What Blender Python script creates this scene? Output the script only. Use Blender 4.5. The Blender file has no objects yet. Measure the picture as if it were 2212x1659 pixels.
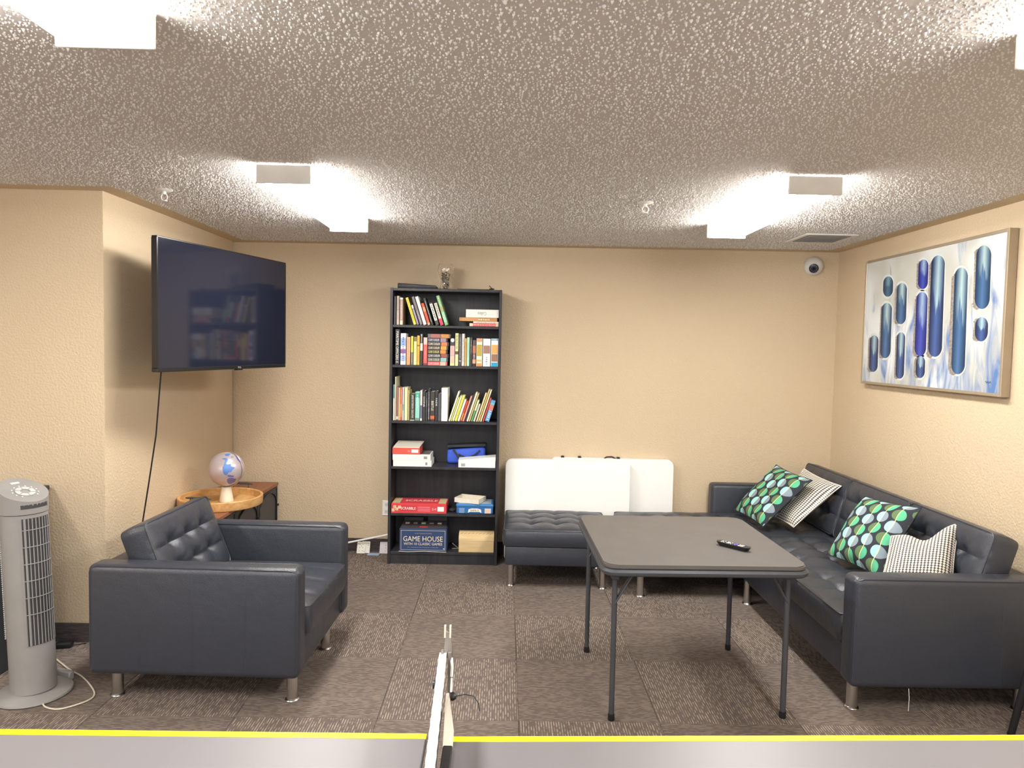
import bpy, bmesh, math, random
from mathutils import Matrix, Vector

# ------------------------------------------------------------------ camera, world, exposure
random.seed(7)
S = bpy.context.scene
COL = S.collection
PI = math.pi
FPX, PITCH, ROLL, YAW, CAMH = 1544.16, .0515, .0205, .0119, 1.6095   # solved from carpet grid + shelf


def ray(u, v):
    a = (u - 1106) / FPX; b = (v - 829.5) / FPX
    cr, sr = math.cos(ROLL), math.sin(ROLL)
    a, b = cr * a + sr * b, -sr * a + cr * b
    cp, sp = math.cos(PITCH), math.sin(PITCH)
    y = cp - sp * b; z = -sp - cp * b
    c, s = math.cos(YAW), math.sin(YAW)
    return Vector((c * a + s * y, -s * a + c * y, z))


def atz(u, v, z):
    r = ray(u, v); t = (z - CAMH) / r.z
    return Vector((r.x * t, r.y * t, z))


def aty(u, v, y):
    r = ray(u, v); t = y / r.y
    return Vector((r.x * t, y, CAMH + r.z * t))


def atx(u, v, x):
    r = ray(u, v); t = x / r.x
    return Vector((x, r.y * t, CAMH + r.z * t))


cam = bpy.data.cameras.new('camera')
cam.sensor_fit = 'HORIZONTAL'; cam.sensor_width = 36.0
cam.lens = FPX / 2212 * 36.0
cam.clip_start = 0.02; cam.clip_end = 60
camo = bpy.data.objects.new('camera', cam); COL.objects.link(camo)
fw = ray(1106, 829.5).normalized()
rt = (ray(1206, 829.5) - ray(1006, 829.5)).normalized()
up = rt.cross(fw).normalized()
M = Matrix((rt, up, -fw)).transposed().to_4x4()
M.translation = (0, 0, CAMH)
camo.matrix_world = M
S.camera = camo

W = bpy.data.worlds.new('world'); S.world = W; W.use_nodes = True
W.node_tree.nodes['Background'].inputs[0].default_value = (.72, .74, .80, 1)
W.node_tree.nodes['Background'].inputs[1].default_value = 0.6
S.view_settings.view_transform = 'Standard'
S.view_settings.look = 'None'
S.view_settings.exposure = 1.7
S.view_settings.gamma = 1.0
S.view_settings.use_curve_mapping = False
LAMP, SIDE = 16.0, 9.0   # radiance of the fluorescent lenses, underside and prismatic flanks


# ------------------------------------------------------------------ materials
def srgb(*c):
    if len(c) == 1:
        h = c[0].lstrip('#'); c = [int(h[i:i + 2], 16) for i in (0, 2, 4)]
    return tuple((x / 255 / 12.92) if x / 255 <= .04045 else ((x / 255 + .055) / 1.055) ** 2.4 for x in c) + (1,)


MATS = {}


def nmat(name):
    m = bpy.data.materials.new(name); m.use_nodes = True
    nt = m.node_tree
    return m, nt, nt.nodes['Principled BSDF'], nt.nodes.new, nt.links.new


def mat(name, col, rough=.6, metal=0, spec=.5, bump=None, vary=None, coat=0):
    """plain procedural material; bump=(scale,dist); vary=(scale,amount) value mottling"""
    if name in MATS: return MATS[name]
    m, nt, b, N, L = nmat(name)
    c = srgb(col) if isinstance(col, str) else tuple(col) + ((1,) if len(col) == 3 else ())
    b.inputs['Base Color'].default_value = c
    b.inputs['Roughness'].default_value = rough
    b.inputs['Metallic'].default_value = metal
    b.inputs['Specular IOR Level'].default_value = spec
    b.inputs['Coat Weight'].default_value = coat
    tc = N('ShaderNodeTexCoord')
    if bump:
        n = N('ShaderNodeTexNoise'); n.inputs['Scale'].default_value = bump[0]; n.inputs['Detail'].default_value = 3
        L(tc.outputs['Object'], n.inputs['Vector'])
        bp = N('ShaderNodeBump'); bp.inputs['Distance'].default_value = bump[1]; bp.inputs['Strength'].default_value = 1
        L(n.outputs['Fac'], bp.inputs['Height']); L(bp.outputs['Normal'], b.inputs['Normal'])
    sc, am = vary or (9, .06)
    n = N('ShaderNodeTexNoise'); n.inputs['Scale'].default_value = sc; n.inputs['Detail'].default_value = 4
    L(tc.outputs['Object'], n.inputs['Vector'])
    mr = N('ShaderNodeMapRange'); mr.inputs['To Min'].default_value = 1 - am; mr.inputs['To Max'].default_value = 1 + am
    mr.inputs['From Min'].default_value = .3; mr.inputs['From Max'].default_value = .7
    L(n.outputs['Fac'], mr.inputs['Value'])
    mx = N('ShaderNodeMix'); mx.data_type = 'RGBA'; mx.blend_type = 'MULTIPLY'; mx.inputs[0].default_value = 1
    mx.inputs[6].default_value = c
    L(mr.outputs['Result'], mx.inputs[7]); L(mx.outputs[2], b.inputs['Base Color'])
    MATS[name] = m
    return m


def m_wall():
    m, nt, b, N, L = nmat('tan_orange_peel_paint')
    b.inputs['Base Color'].default_value = srgb(202, 182, 148)
    b.inputs['Roughness'].default_value = .75
    tc = N('ShaderNodeTexCoord')
    n = N('ShaderNodeTexNoise'); n.inputs['Scale'].default_value = 85; n.inputs['Detail'].default_value = 2.5
    L(tc.outputs['Object'], n.inputs['Vector'])
    r = N('ShaderNodeMapRange'); r.inputs['From Min'].default_value = .35; r.inputs['From Max'].default_value = .65
    L(n.outputs['Fac'], r.inputs['Value'])
    bp = N('ShaderNodeBump'); bp.inputs['Distance'].default_value = .004; bp.inputs['Strength'].default_value = .38
    L(r.outputs['Result'], bp.inputs['Height']); L(bp.outputs['Normal'], b.inputs['Normal'])
    n2 = N('ShaderNodeTexNoise'); n2.inputs['Scale'].default_value = 1.3; n2.inputs['Detail'].default_value = 3
    L(tc.outputs['Object'], n2.inputs['Vector'])
    cr = N('ShaderNodeMix'); cr.data_type = 'RGBA'
    cr.inputs[6].default_value = srgb(201, 181, 152); cr.inputs[7].default_value = srgb(209, 190, 160)
    L(n2.outputs['Fac'], cr.inputs[0]); L(cr.outputs[2], b.inputs['Base Color'])
    return m


def m_ceiling():
    m, nt, b, N, L = nmat('popcorn_ceiling_darkened')
    b.inputs['Base Color'].default_value = srgb(206, 200, 196)  # darker than the grains; shade between them is put into this colour
    b.inputs['Roughness'].default_value = .9
    tc = N('ShaderNodeTexCoord')
    wn = N('ShaderNodeTexNoise'); wn.inputs['Scale'].default_value = 60
    L(tc.outputs['Object'], wn.inputs['Vector'])
    mv = N('ShaderNodeVectorMath'); mv.operation = 'MULTIPLY_ADD'
    L(wn.outputs['Color'], mv.inputs[0]); mv.inputs[1].default_value = (.012, .012, 0); L(tc.outputs['Object'], mv.inputs[2])
    v = N('ShaderNodeTexVoronoi'); v.inputs['Scale'].default_value = 85; v.feature = 'F1'
    L(mv.outputs[0], v.inputs['Vector'])
    n = N('ShaderNodeTexNoise'); n.inputs['Scale'].default_value = 55; n.inputs['Detail'].default_value = 2
    L(tc.outputs['Object'], n.inputs['Vector'])
    r1 = N('ShaderNodeMapRange'); r1.inputs['From Min'].default_value = .48; r1.inputs['From Max'].default_value = .08
    L(v.outputs['Distance'], r1.inputs['Value'])
    r2 = N('ShaderNodeMapRange'); r2.inputs['From Min'].default_value = .42; r2.inputs['From Max'].default_value = .62
    L(n.outputs['Fac'], r2.inputs['Value'])
    mu = N('ShaderNodeMath'); mu.operation = 'MULTIPLY'; L(r1.outputs['Result'], mu.inputs[0]); L(r2.outputs['Result'], mu.inputs[1])
    bp = N('ShaderNodeBump'); bp.inputs['Distance'].default_value = .004; bp.inputs['Strength'].default_value = .5
    L(mu.outputs[0], bp.inputs['Height']); L(bp.outputs['Normal'], b.inputs['Normal'])
    return m


def m_carpet(name, along):
    """loop-pile carpet tile, light flecks run along one axis (0=x, 1=y)"""
    m, nt, b, N, L = nmat(name)
    b.inputs['Roughness'].default_value = .95; b.inputs['Specular IOR Level'].default_value = .1
    tc = N('ShaderNodeTexCoord')

    def noise(sa, sc, detail=2, off=0):
        mp = N('ShaderNodeMapping')
        mp.inputs['Scale'].default_value = (sa, sc, 1) if along == 0 else (sc, sa, 1)
        mp.inputs['Location'].default_value = (off, off, off)
        L(tc.outputs['Object'], mp.inputs['Vector'])
        n = N('ShaderNodeTexNoise'); n.inputs['Scale'].default_value = 1; n.inputs['Detail'].default_value = detail
        L(mp.outputs['Vector'], n.inputs['Vector'])
        return n
    n1 = noise(12, 280, 1.0)
    n2 = noise(30, 420, 2, 3.7)
    n3 = noise(2.2, 9, 2, 9.1)
    # rows of pale stitches, 13 mm apart, each row broken into dashes of its own
    sp = N('ShaderNodeSeparateXYZ'); L(tc.outputs['Object'], sp.inputs[0])
    ca, cc = (sp.outputs[0], sp.outputs[1]) if along == 0 else (sp.outputs[1], sp.outputs[0])
    row = math_node(N, L, 'MULTIPLY', cc, 92)
    fr = math_node(N, L, 'ABSOLUTE', math_node(N, L, 'SUBTRACT', math_node(N, L, 'FRACT', row), .5))
    lm = N('ShaderNodeMapRange'); lm.inputs['From Min'].default_value = .26; lm.inputs['From Max'].default_value = .10
    L(fr, lm.inputs['Value'])
    cv = N('ShaderNodeCombineXYZ'); L(math_node(N, L, 'MULTIPLY', math_node(N, L, 'FLOOR', row), 3.17), cv.inputs[0]); L(math_node(N, L, 'MULTIPLY', ca, 26), cv.inputs[1])
    dn = N('ShaderNodeTexNoise'); dn.inputs['Scale'].default_value = 1; dn.inputs['Detail'].default_value = 1; L(cv.outputs[0], dn.inputs['Vector'])
    dm = N('ShaderNodeMapRange'); dm.inputs['From Min'].default_value = .40; dm.inputs['From Max'].default_value = .60
    dm.inputs['To Max'].default_value = .85 if along == 1 else .55
    L(dn.outputs['Fac'], dm.inputs['Value'])
    r1 = N('ShaderNodeMath'); r1.operation = 'MULTIPLY'; L(lm.outputs['Result'], r1.inputs[0]); L(dm.outputs['Result'], r1.inputs[1])
    mxa = N('ShaderNodeMix'); mxa.data_type = 'RGBA'
    mxa.inputs[6].default_value = srgb(84, 75, 71); mxa.inputs[7].default_value = srgb(116, 105, 98)
    L(n2.outputs['Fac'], mxa.inputs[0])
    mxb = N('ShaderNodeMix'); mxb.data_type = 'RGBA'
    mxb.inputs[7].default_value = srgb(168, 154, 139)
    L(mxa.outputs[2], mxb.inputs[6]); L(r1.outputs[0], mxb.inputs[0])
    mr = N('ShaderNodeMapRange'); mr.inputs['To Min'].default_value = .85; mr.inputs['To Max'].default_value = 1.15
    L(n3.outputs['Fac'], mr.inputs['Value'])
    mu = N('ShaderNodeMix'); mu.data_type = 'RGBA'; mu.blend_type = 'MULTIPLY'; mu.inputs[0].default_value = 1
    L(mxb.outputs[2], mu.inputs[6]); L(mr.outputs['Result'], mu.inputs[7])
    L(mu.outputs[2], b.inputs['Base Color'])
    bp = N('ShaderNodeBump'); bp.inputs['Distance'].default_value = .004; bp.inputs['Strength'].default_value = .7
    L(n1.outputs['Fac'], bp.inputs['Height']); L(bp.outputs['Normal'], b.inputs['Normal'])
    return m


def m_wood(name, c1, c2, axis=0, scale=8, rough=.5, spec=.4):
    if name in MATS: return MATS[name]
    m, nt, b, N, L = nmat(name)
    b.inputs['Roughness'].default_value = rough; b.inputs['Specular IOR Level'].default_value = spec
    tc = N('ShaderNodeTexCoord'); mp = N('ShaderNodeMapping')
    s = [scale * 7] * 3; s[axis] = scale * .6
    mp.inputs['Scale'].default_value = s
    L(tc.outputs['Object'], mp.inputs['Vector'])
    n = N('ShaderNodeTexNoise'); n.inputs['Scale'].default_value = 1; n.inputs['Detail'].default_value = 5
    n.inputs['Distortion'].default_value = .6
    L(mp.outputs['Vector'], n.inputs['Vector'])
    r = N('ShaderNodeMapRange'); r.inputs['From Min'].default_value = .3; r.inputs['From Max'].default_value = .7
    L(n.outputs['Fac'], r.inputs['Value'])
    mx = N('ShaderNodeMix'); mx.data_type = 'RGBA'
    mx.inputs[6].default_value = srgb(c1); mx.inputs[7].default_value = srgb(c2)
    L(r.outputs['Result'], mx.inputs[0]); L(mx.outputs[2], b.inputs['Base Color'])
    MATS[name] = m
    return m


def m_leather():
    m, nt, b, N, L = nmat('black_leather')
    b.inputs['Base Color'].default_value = srgb(49, 53, 62)
    b.inputs['Roughness'].default_value = .40
    b.inputs['Specular IOR Level'].default_value = .65
    tc = N('ShaderNodeTexCoord')
    v = N('ShaderNodeTexVoronoi'); v.inputs['Scale'].default_value = 320
    L(tc.outputs['Object'], v.inputs['Vector'])
    n = N('ShaderNodeTexNoise'); n.inputs['Scale'].default_value = 16; n.inputs['Detail'].default_value = 5
    L(tc.outputs['Object'], n.inputs['Vector'])
    a = N('ShaderNodeMath'); a.operation = 'MULTIPLY_ADD'; L(n.outputs['Fac'], a.inputs[0]); a.inputs[1].default_value = 5
    L(v.outputs['Distance'], a.inputs[2])
    bp = N('ShaderNodeBump'); bp.inputs['Distance'].default_value = .0012; bp.inputs['Strength'].default_value = .5
    L(a.outputs[0], bp.inputs['Height']); L(bp.outputs['Normal'], b.inputs['Normal'])
    r = N('ShaderNodeMapRange'); r.inputs['To Min'].default_value = .27; r.inputs['To Max'].default_value = .42
    L(n.outputs['Fac'], r.inputs['Value']); L(r.outputs['Result'], b.inputs['Roughness'])
    return m


def m_emit(name, col, strength):
    m, nt, b, N, L = nmat(name)
    b.inputs['Base Color'].default_value = (.8, .8, .8, 1)
    b.inputs['Emission Color'].default_value = col
    b.inputs['Emission Strength'].default_value = strength
    return m


def math_node(N, L, op, a, b=None, c=None):
    n = N('ShaderNodeMath'); n.operation = op
    for i, x in enumerate((a, b, c)):
        if x is None: continue
        if isinstance(x, (int, float)): n.inputs[i].default_value = x
        else: L(x, n.inputs[i])
    return n.outputs[0]


def mix_node(N, L, fac, a, b):
    n = N('ShaderNodeMix'); n.data_type = 'RGBA'
    for i, x in ((0, fac), (6, a), (7, b)):
        if isinstance(x, (int, float)): n.inputs[i].default_value = x
        elif isinstance(x, tuple): n.inputs[i].default_value = x
        else: L(x, n.inputs[i])
    return n.outputs[2]


def m_dots():
    """charcoal cotton printed with split green / aqua ovals strung on thin yellow lines"""
    m, nt, b, N, L = nmat('green_oval_print')
    b.inputs['Roughness'].default_value = .85; b.inputs['Specular IOR Level'].default_value = .2
    uv = N('ShaderNodeTexCoord'); sp = N('ShaderNodeSeparateXYZ'); L(uv.outputs['UV'], sp.inputs[0])
    wob = math_node(N, L, 'MULTIPLY', math_node(N, L, 'SINE', math_node(N, L, 'MULTIPLY', sp.outputs[1], 17)), .010)
    u = math_node(N, L, 'MULTIPLY', math_node(N, L, 'ADD', sp.outputs[0], wob), 5.2)
    v0 = math_node(N, L, 'MULTIPLY', sp.outputs[1], 5.6)
    iu = math_node(N, L, 'FLOOR', u)
    par = math_node(N, L, 'MODULO', iu, 2)
    v = math_node(N, L, 'ADD', v0, math_node(N, L, 'MULTIPLY', par, .5))
    iv = math_node(N, L, 'FLOOR', v)
    fu = math_node(N, L, 'SUBTRACT', math_node(N, L, 'FRACT', u), .5)
    fv = math_node(N, L, 'SUBTRACT', math_node(N, L, 'FRACT', v), .5)
    d2 = math_node(N, L, 'ADD', math_node(N, L, 'MULTIPLY', fu, fu), math_node(N, L, 'MULTIPLY', fv, fv))
    disc = math_node(N, L, 'LESS_THAN', d2, .2)
    half = math_node(N, L, 'GREATER_THAN', fu, 0)
    alt = math_node(N, L, 'MODULO', math_node(N, L, 'ADD', iv, iu), 2)
    alt = math_node(N, L, 'ABSOLUTE', alt)
    g = mix_node(N, L, half, srgb(96, 118, 82), srgb(92, 178, 138))
    a = mix_node(N, L, half, srgb(156, 214, 214), srgb(132, 148, 158))
    ov = mix_node(N, L, alt, g, a)
    base = mix_node(N, L, disc, srgb(52, 55, 62), ov)
    line = math_node(N, L, 'LESS_THAN', math_node(N, L, 'ABSOLUTE', fu), .022)
    out = mix_node(N, L, line, base, srgb(226, 222, 150))
    L(out, b.inputs['Base Color'])
    return m


def m_tooth():
    """off-white cotton woven with chains of small black crosses"""
    m, nt, b, N, L = nmat('black_white_cross_weave')
    b.inputs['Roughness'].default_value = .9; b.inputs['Specular IOR Level'].default_value = .15
    uv = N('ShaderNodeTexCoord'); sp = N('ShaderNodeSeparateXYZ'); L(uv.outputs['UV'], sp.inputs[0])
    u = math_node(N, L, 'MULTIPLY', sp.outputs[0], 21)
    v = math_node(N, L, 'MULTIPLY', sp.outputs[1], 30)
    fu = math_node(N, L, 'ABSOLUTE', math_node(N, L, 'SUBTRACT', math_node(N, L, 'FRACT', u), .5))
    fv = math_node(N, L, 'FRACT', v)
    stem = math_node(N, L, 'LESS_THAN', fu, .13)
    tick = math_node(N, L, 'MULTIPLY', math_node(N, L, 'LESS_THAN', fu, .38), math_node(N, L, 'LESS_THAN', fv, .42))
    d = math_node(N, L, 'MAXIMUM', stem, tick)
    L(mix_node(N, L, d, srgb(236, 229, 216), srgb(78, 72, 68)), b.inputs['Base Color'])
    return m


def m_canvas():
    m, nt, b, N, L = nmat('painted_canvas')
    b.inputs['Roughness'].default_value = .5
    uv = N('ShaderNodeTexCoord')
    mp = N('ShaderNodeMapping'); mp.inputs['Scale'].default_value = (1, 11, 3.2); L(uv.outputs['Object'], mp.inputs['Vector'])
    n = N('ShaderNodeTexNoise'); n.inputs['Scale'].default_value = 1; n.inputs['Detail'].default_value = 7; n.inputs['Distortion'].default_value = 1.1
    L(mp.outputs['Vector'], n.inputs['Vector'])
    n2 = N('ShaderNodeTexNoise'); n2.inputs['Scale'].default_value = 2.3; n2.inputs['Detail'].default_value = 2
    L(uv.outputs['Object'], n2.inputs['Vector'])
    sp = N('ShaderNodeSeparateXYZ'); L(uv.outputs['Object'], sp.inputs[0])
    # more blue brushwork towards the canvas' lower right (nearer) corner
    low = math_node(N, L, 'MULTIPLY_ADD', sp.outputs[2], -.22, .10)
    rgt = math_node(N, L, 'MULTIPLY_ADD', sp.outputs[1], -.07, .0)
    f = math_node(N, L, 'ADD', math_node(N, L, 'ADD', n.outputs['Fac'], low), rgt)
    r = N('ShaderNodeMapRange'); r.inputs['From Min'].default_value = .50; r.inputs['From Max'].default_value = .76
    L(f, r.inputs['Value'])
    r2 = N('ShaderNodeMapRange'); r2.inputs['From Min'].default_value = .42; r2.inputs['From Max'].default_value = .6
    L(n2.outputs['Fac'], r2.inputs['Value'])
    base = mix_node(N, L, r2.outputs['Result'], srgb(182, 182, 174), srgb(212, 216, 217))
    L(mix_node(N, L, r.outputs['Result'], base, srgb(86, 118, 168)), b.inputs['Base Color'])
    bp = N('ShaderNodeBump'); bp.inputs['Distance'].default_value = .002; bp.inputs['Strength'].default_value = .5
    L(n.outputs['Fac'], bp.inputs['Height']); L(bp.outputs['Normal'], b.inputs['Normal'])
    return m


def m_pill(name, dark, mid_, light, seed):
    """painted capsule: pale streak on blue (print on the canvas), Object coords are the pill's own axes"""
    m, nt, b, N, L = nmat(name)
    b.inputs['Roughness'].default_value = .35
    tc = N('ShaderNodeTexCoord'); sp = N('ShaderNodeSeparateXYZ'); L(tc.outputs['Generated'], sp.inputs[0])
    n = N('ShaderNodeTexNoise'); n.inputs['Scale'].default_value = 5; n.inputs['Detail'].default_value = 3
    mp = N('ShaderNodeMapping'); mp.inputs['Location'].default_value = (seed, seed * 2, 0); mp.inputs['Scale'].default_value = (1, 1.4, .5)
    L(tc.outputs['Generated'], mp.inputs['Vector']); L(mp.outputs['Vector'], n.inputs['Vector'])
    x = math_node(N, L, 'ABSOLUTE', math_node(N, L, 'SUBTRACT', sp.outputs[1], .48))
    core = math_node(N, L, 'SUBTRACT', 1, math_node(N, L, 'MULTIPLY', x, 2.3))           # 1 on the centre line
    lvl = math_node(N, L, 'ADD', sp.outputs[2], math_node(N, L, 'MULTIPLY_ADD', n.outputs['Fac'], .9, -.45))
    r = N('ShaderNodeMapRange'); r.inputs['From Min'].default_value = .50; r.inputs['From Max'].default_value = .66
    L(lvl, r.inputs['Value'])
    r.inputs['To Min'].default_value = .12
    fac = math_node(N, L, 'MULTIPLY', r.outputs['Result'], math_node(N, L, 'POWER', math_node(N, L, 'MAXIMUM', core, 0), 1.5))
    mid = mix_node(N, L, math_node(N, L, 'POWER', math_node(N, L, 'MAXIMUM', core, 0), 1.2), srgb(dark), srgb(mid_))
    L(mix_node(N, L, fac, mid, srgb(light)), b.inputs['Base Color'])
    return m


def m_glass(name, col=(1, 1, 1, 1), rough=0.0, ior=1.45):
    m, nt, b, N, L = nmat(name)
    b.inputs['Base Color'].default_value = col; b.inputs['Roughness'].default_value = rough
    b.inputs['Transmission Weight'].default_value = 1; b.inputs['IOR'].default_value = ior
    return m


WALL = m_wall(); CEIL = m_ceiling()
CARX = m_carpet('carpet_flecks_across', 0); CARY = m_carpet('carpet_flecks_along', 1)
LEA = m_leather()
BASEB = m_wood('carpet_baseboard', '3c3638', '5c5454', 0, 30, .95, .1)
LENS = m_emit('lit_fluorescent_lens', (1, .965, .915, 1), LAMP)
FLANK = m_emit('lit_prismatic_flank', (1, .965, .915, 1), SIDE)
WHITEM = mat('white_enamel', (.75, .73, .69), .45)
CHROME = mat('brushed_chrome', (.62, .60, .57), .28, 1)
DKMET = mat('charcoal_metal', '4a4c51', .45, .3)
BLACKW = m_wood('black_brown_veneer', '29292d', '38373b', 2, 4, .42)
PAPER = mat('book_paper', 'e6dfc9', .9)
WHITEP = mat('white_plastic', (.88, .88, .85), .4, 0, .5, None, (3, .015))
BLACKP = mat('black_plastic', '1b1c1f', .4)
DOTS = m_dots(); TOOTH = m_tooth()


# ------------------------------------------------------------------ object helpers
def link(o, parent=None):
    COL.objects.link(o)
    if parent is not None: o.parent = parent
    return o


def tag(o, label=None, cat=None, group=None, kind=None):
    if label: o['label'] = label
    if cat: o['category'] = cat
    if group: o['group'] = group
    if kind: o['kind'] = kind
    return o


def thing(name, label, cat, loc=(0, 0, 0), rz=0, group=None):
    o = bpy.data.objects.new(name, None); o.empty_display_size = .05
    o.location = loc; o.rotation_euler = (0, 0, rz)
    link(o)
    return tag(o, label, cat, group)


def obj(name, bm, material, parent=None, smooth=False, mtx=None, loc=None):
    if mtx is not None: bmesh.ops.transform(bm, matrix=mtx, verts=bm.verts)
    me = bpy.data.meshes.new(name)
    bmesh.ops.recalc_face_normals(bm, faces=bm.faces)
    bm.to_mesh(me); bm.free()
    if smooth:
        me.polygons.foreach_set('use_smooth', [True] * len(me.polygons))
        try: me.set_sharp_from_angle(angle=math.radians(42))
        except Exception: pass
    me.materials.append(material)
    o = bpy.data.objects.new(name, me)
    if loc is not None: o.location = loc
    return link(o, parent)


def copy_tree(o, parent=None):
    c = o.copy(); COL.objects.link(c); c.parent = parent
    for ch in [x for x in bpy.data.objects if x.parent == o]: copy_tree(ch, c)
    return c


def BM(): return bmesh.new()


def box(bm, x0, x1, y0, y1, z0, z1, r=0, seg=2, mtx=None):
    g = bmesh.ops.create_cube(bm, size=1)
    vs = g['verts']
    for v in vs:
        v.co = Vector(((x0 + x1) / 2 + v.co.x * (x1 - x0), (y0 + y1) / 2 + v.co.y * (y1 - y0), (z0 + z1) / 2 + v.co.z * (z1 - z0)))
    if r > 0:
        es = list({e for v in vs for e in v.link_edges})
        res = bmesh.ops.bevel(bm, geom=es, offset=r, segments=seg, profile=.5, affect='EDGES', clamp_overlap=True)
        vs = list({v for f in res['faces'] for v in f.verts} | {v for v in vs if v.is_valid})
    if mtx is not None: bmesh.ops.transform(bm, matrix=mtx, verts=[v for v in vs if v.is_valid])
    return bm


def bx(x0, x1, y0, y1, z0, z1, r=0, seg=2): return box(BM(), x0, x1, y0, y1, z0, z1, r, seg)


def tube(bm, pts, r, seg=8, closed=False, cap=True, radii=None):
    pts = [Vector(p) for p in pts]; n = len(pts); rings = []
    nrm = None
    for i, p in enumerate(pts):
        a = pts[(i - 1) % n] if (closed or i > 0) else p
        b = pts[(i + 1) % n] if (closed or i < n - 1) else p
        t = (b - a).normalized()
        if nrm is None:
            nrm = t.orthogonal().normalized()
        nrm = (nrm - t * nrm.dot(t))
        nrm = nrm.normalized() if nrm.length > 1e-6 else t.orthogonal().normalized()
        bi = t.cross(nrm)
        rr = radii[i] if radii else r
        rings.append([bm.verts.new(p + (nrm * math.cos(2 * PI * k / seg) + bi * math.sin(2 * PI * k / seg)) * rr) for k in range(seg)])
    for i in range(n if closed else n - 1):
        A, B = rings[i], rings[(i + 1) % n]
        for k in range(seg):
            bm.faces.new((A[k], A[(k + 1) % seg], B[(k + 1) % seg], B[k]))
    if cap and not closed:
        bm.faces.new(rings[0][::-1]); bm.faces.new(rings[-1])
    return bm


def lathe(bm, prof, seg=24, mtx=None):
    rings = []
    for r, z in prof:
        if r < 1e-6: rings.append([bm.verts.new((0, 0, z))])
        else: rings.append([bm.verts.new((r * math.cos(2 * PI * k / seg), r * math.sin(2 * PI * k / seg), z)) for k in range(seg)])
    new = [v for R in rings for v in R]
    for A, B in zip(rings, rings[1:]):
        for k in range(seg):
            q = [A[k % len(A)], A[(k + 1) % len(A)], B[(k + 1) % len(B)], B[k % len(B)]]
            q = list(dict.fromkeys(q))
            if len(q) > 2: bm.faces.new(q)
    if mtx is not None: bmesh.ops.transform(bm, matrix=mtx, verts=new)
    return bm


def prism(bm, pts, z0, z1, mtx=None):
    """extrude an xy polygon from z0 to z1"""
    A = [bm.verts.new((p[0], p[1], z0)) for p in pts]; B = [bm.verts.new((p[0], p[1], z1)) for p in pts]
    n = len(pts)
    bm.faces.new(A[::-1]); bm.faces.new(B)
    for i in range(n): bm.faces.new((A[i], A[(i + 1) % n], B[(i + 1) % n], B[i]))
    if mtx is not None: bmesh.ops.transform(bm, matrix=mtx, verts=A + B)
    return bm


def rrect(w, h, r, seg=6, cx=0, cy=0):
    out = []
    for qx, qy, a0 in ((1, 1, 0), (-1, 1, 90), (-1, -1, 180), (1, -1, 270)):
        for k in range(seg + 1):
            a = math.radians(a0 + 90 * k / seg)
            out.append((cx + qx * (w / 2 - r) + r * math.cos(a), cy + qy * (h / 2 - r) + r * math.sin(a)))
    return out


def frame(x, y, z, o):
    m = Matrix((Vector(x), Vector(y), Vector(z))).transposed().to_4x4(); m.translation = Vector(o)
    return m


TEXTS = []


def text(parent, s, w, h, mtx, material, name='lettering', fit=True):
    """lettering w x h centred on mtx (x = reading direction, y = up, z = outwards)"""
    if s not in LEGIBLE: return marks(parent, len(s), w, h * .7, mtx, material)
    cu = bpy.data.curves.new(name, 'FONT'); cu.body = s; cu.align_x = 'CENTER'; cu.align_y = 'CENTER'
    cu.extrude = .0; cu.resolution_u = 2
    o = bpy.data.objects.new(name + '_src', cu); COL.objects.link(o)
    TEXTS.append((o, parent, name, w, h, mtx, material, fit))


LEGIBLE = {'CLIVE CUSSLER', 'GONE', 'FADE', 'Collins', '1001', '1000', 'MARITIME OFFICERS II', 'JAMES PATTERSON  EXECUTIVE', 'BEETLE', 'GAME HOUSE', 'WITH 10 CLASSIC GAMES',
           'SCRABBLE', 'RAMI-O', 'THE TRADITIONS', '2-4', 'TCL', 'Q', 'A', 'Z', 'T', '500'}


def marks(parent, n, w, h, mtx, material):
    """print too small to read in the photo: a row of unreadable dashes"""
    rn = random.Random(n * 131 + int(w * 1e5)); b = BM(); x = -w / 2
    while x < w / 2:
        d = min(rn.uniform(.35, 1.1) * h, w / 2 - x)
        if d > .0004: box(b, x, x + d, -h / 2 * rn.uniform(.6, 1), h / 2 * rn.uniform(.6, 1), -.0001, .0001)
        x += d + rn.uniform(.3, .9) * h
    return tag(obj('fine_print', b, material, parent, False, mtx), kind='stuff')


def flush_text():
    dg = bpy.context.evaluated_depsgraph_get(); dg.update()
    for o, parent, name, w, h, mtx, material, fit in TEXTS:
        me = bpy.data.meshes.new_from_object(o.evaluated_get(dg))
        xs = [v.co.x for v in me.vertices]; ys = [v.co.y for v in me.vertices]
        if xs:
            cx, cy = (min(xs) + max(xs)) / 2, (min(ys) + max(ys)) / 2
            sx, sy = w / max(1e-6, max(xs) - min(xs)), h / max(1e-6, max(ys) - min(ys))
            for v in me.vertices: v.co = mtx @ Vector(((v.co.x - cx) * sx, (v.co.y - cy) * sy, 0))
        me.materials.clear(); me.materials.append(material); me.name = name
        n = bpy.data.objects.new(name, me); link(n, parent)
        cu = o.data; bpy.data.objects.remove(o); bpy.data.curves.remove(cu)


# ------------------------------------------------------------------ room shell
CH = 2.372                      # ceiling height
XR, XL, YL = 2.503, -2.084, 3.7526   # right wall, alcove side wall, left return wall
XO, YB = -4.3, -2.6             # unseen far left wall; the hall goes on behind the camera


def wy(x): return 5.4746 - .0341 * x     # back wall (a touch out of square)


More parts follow.
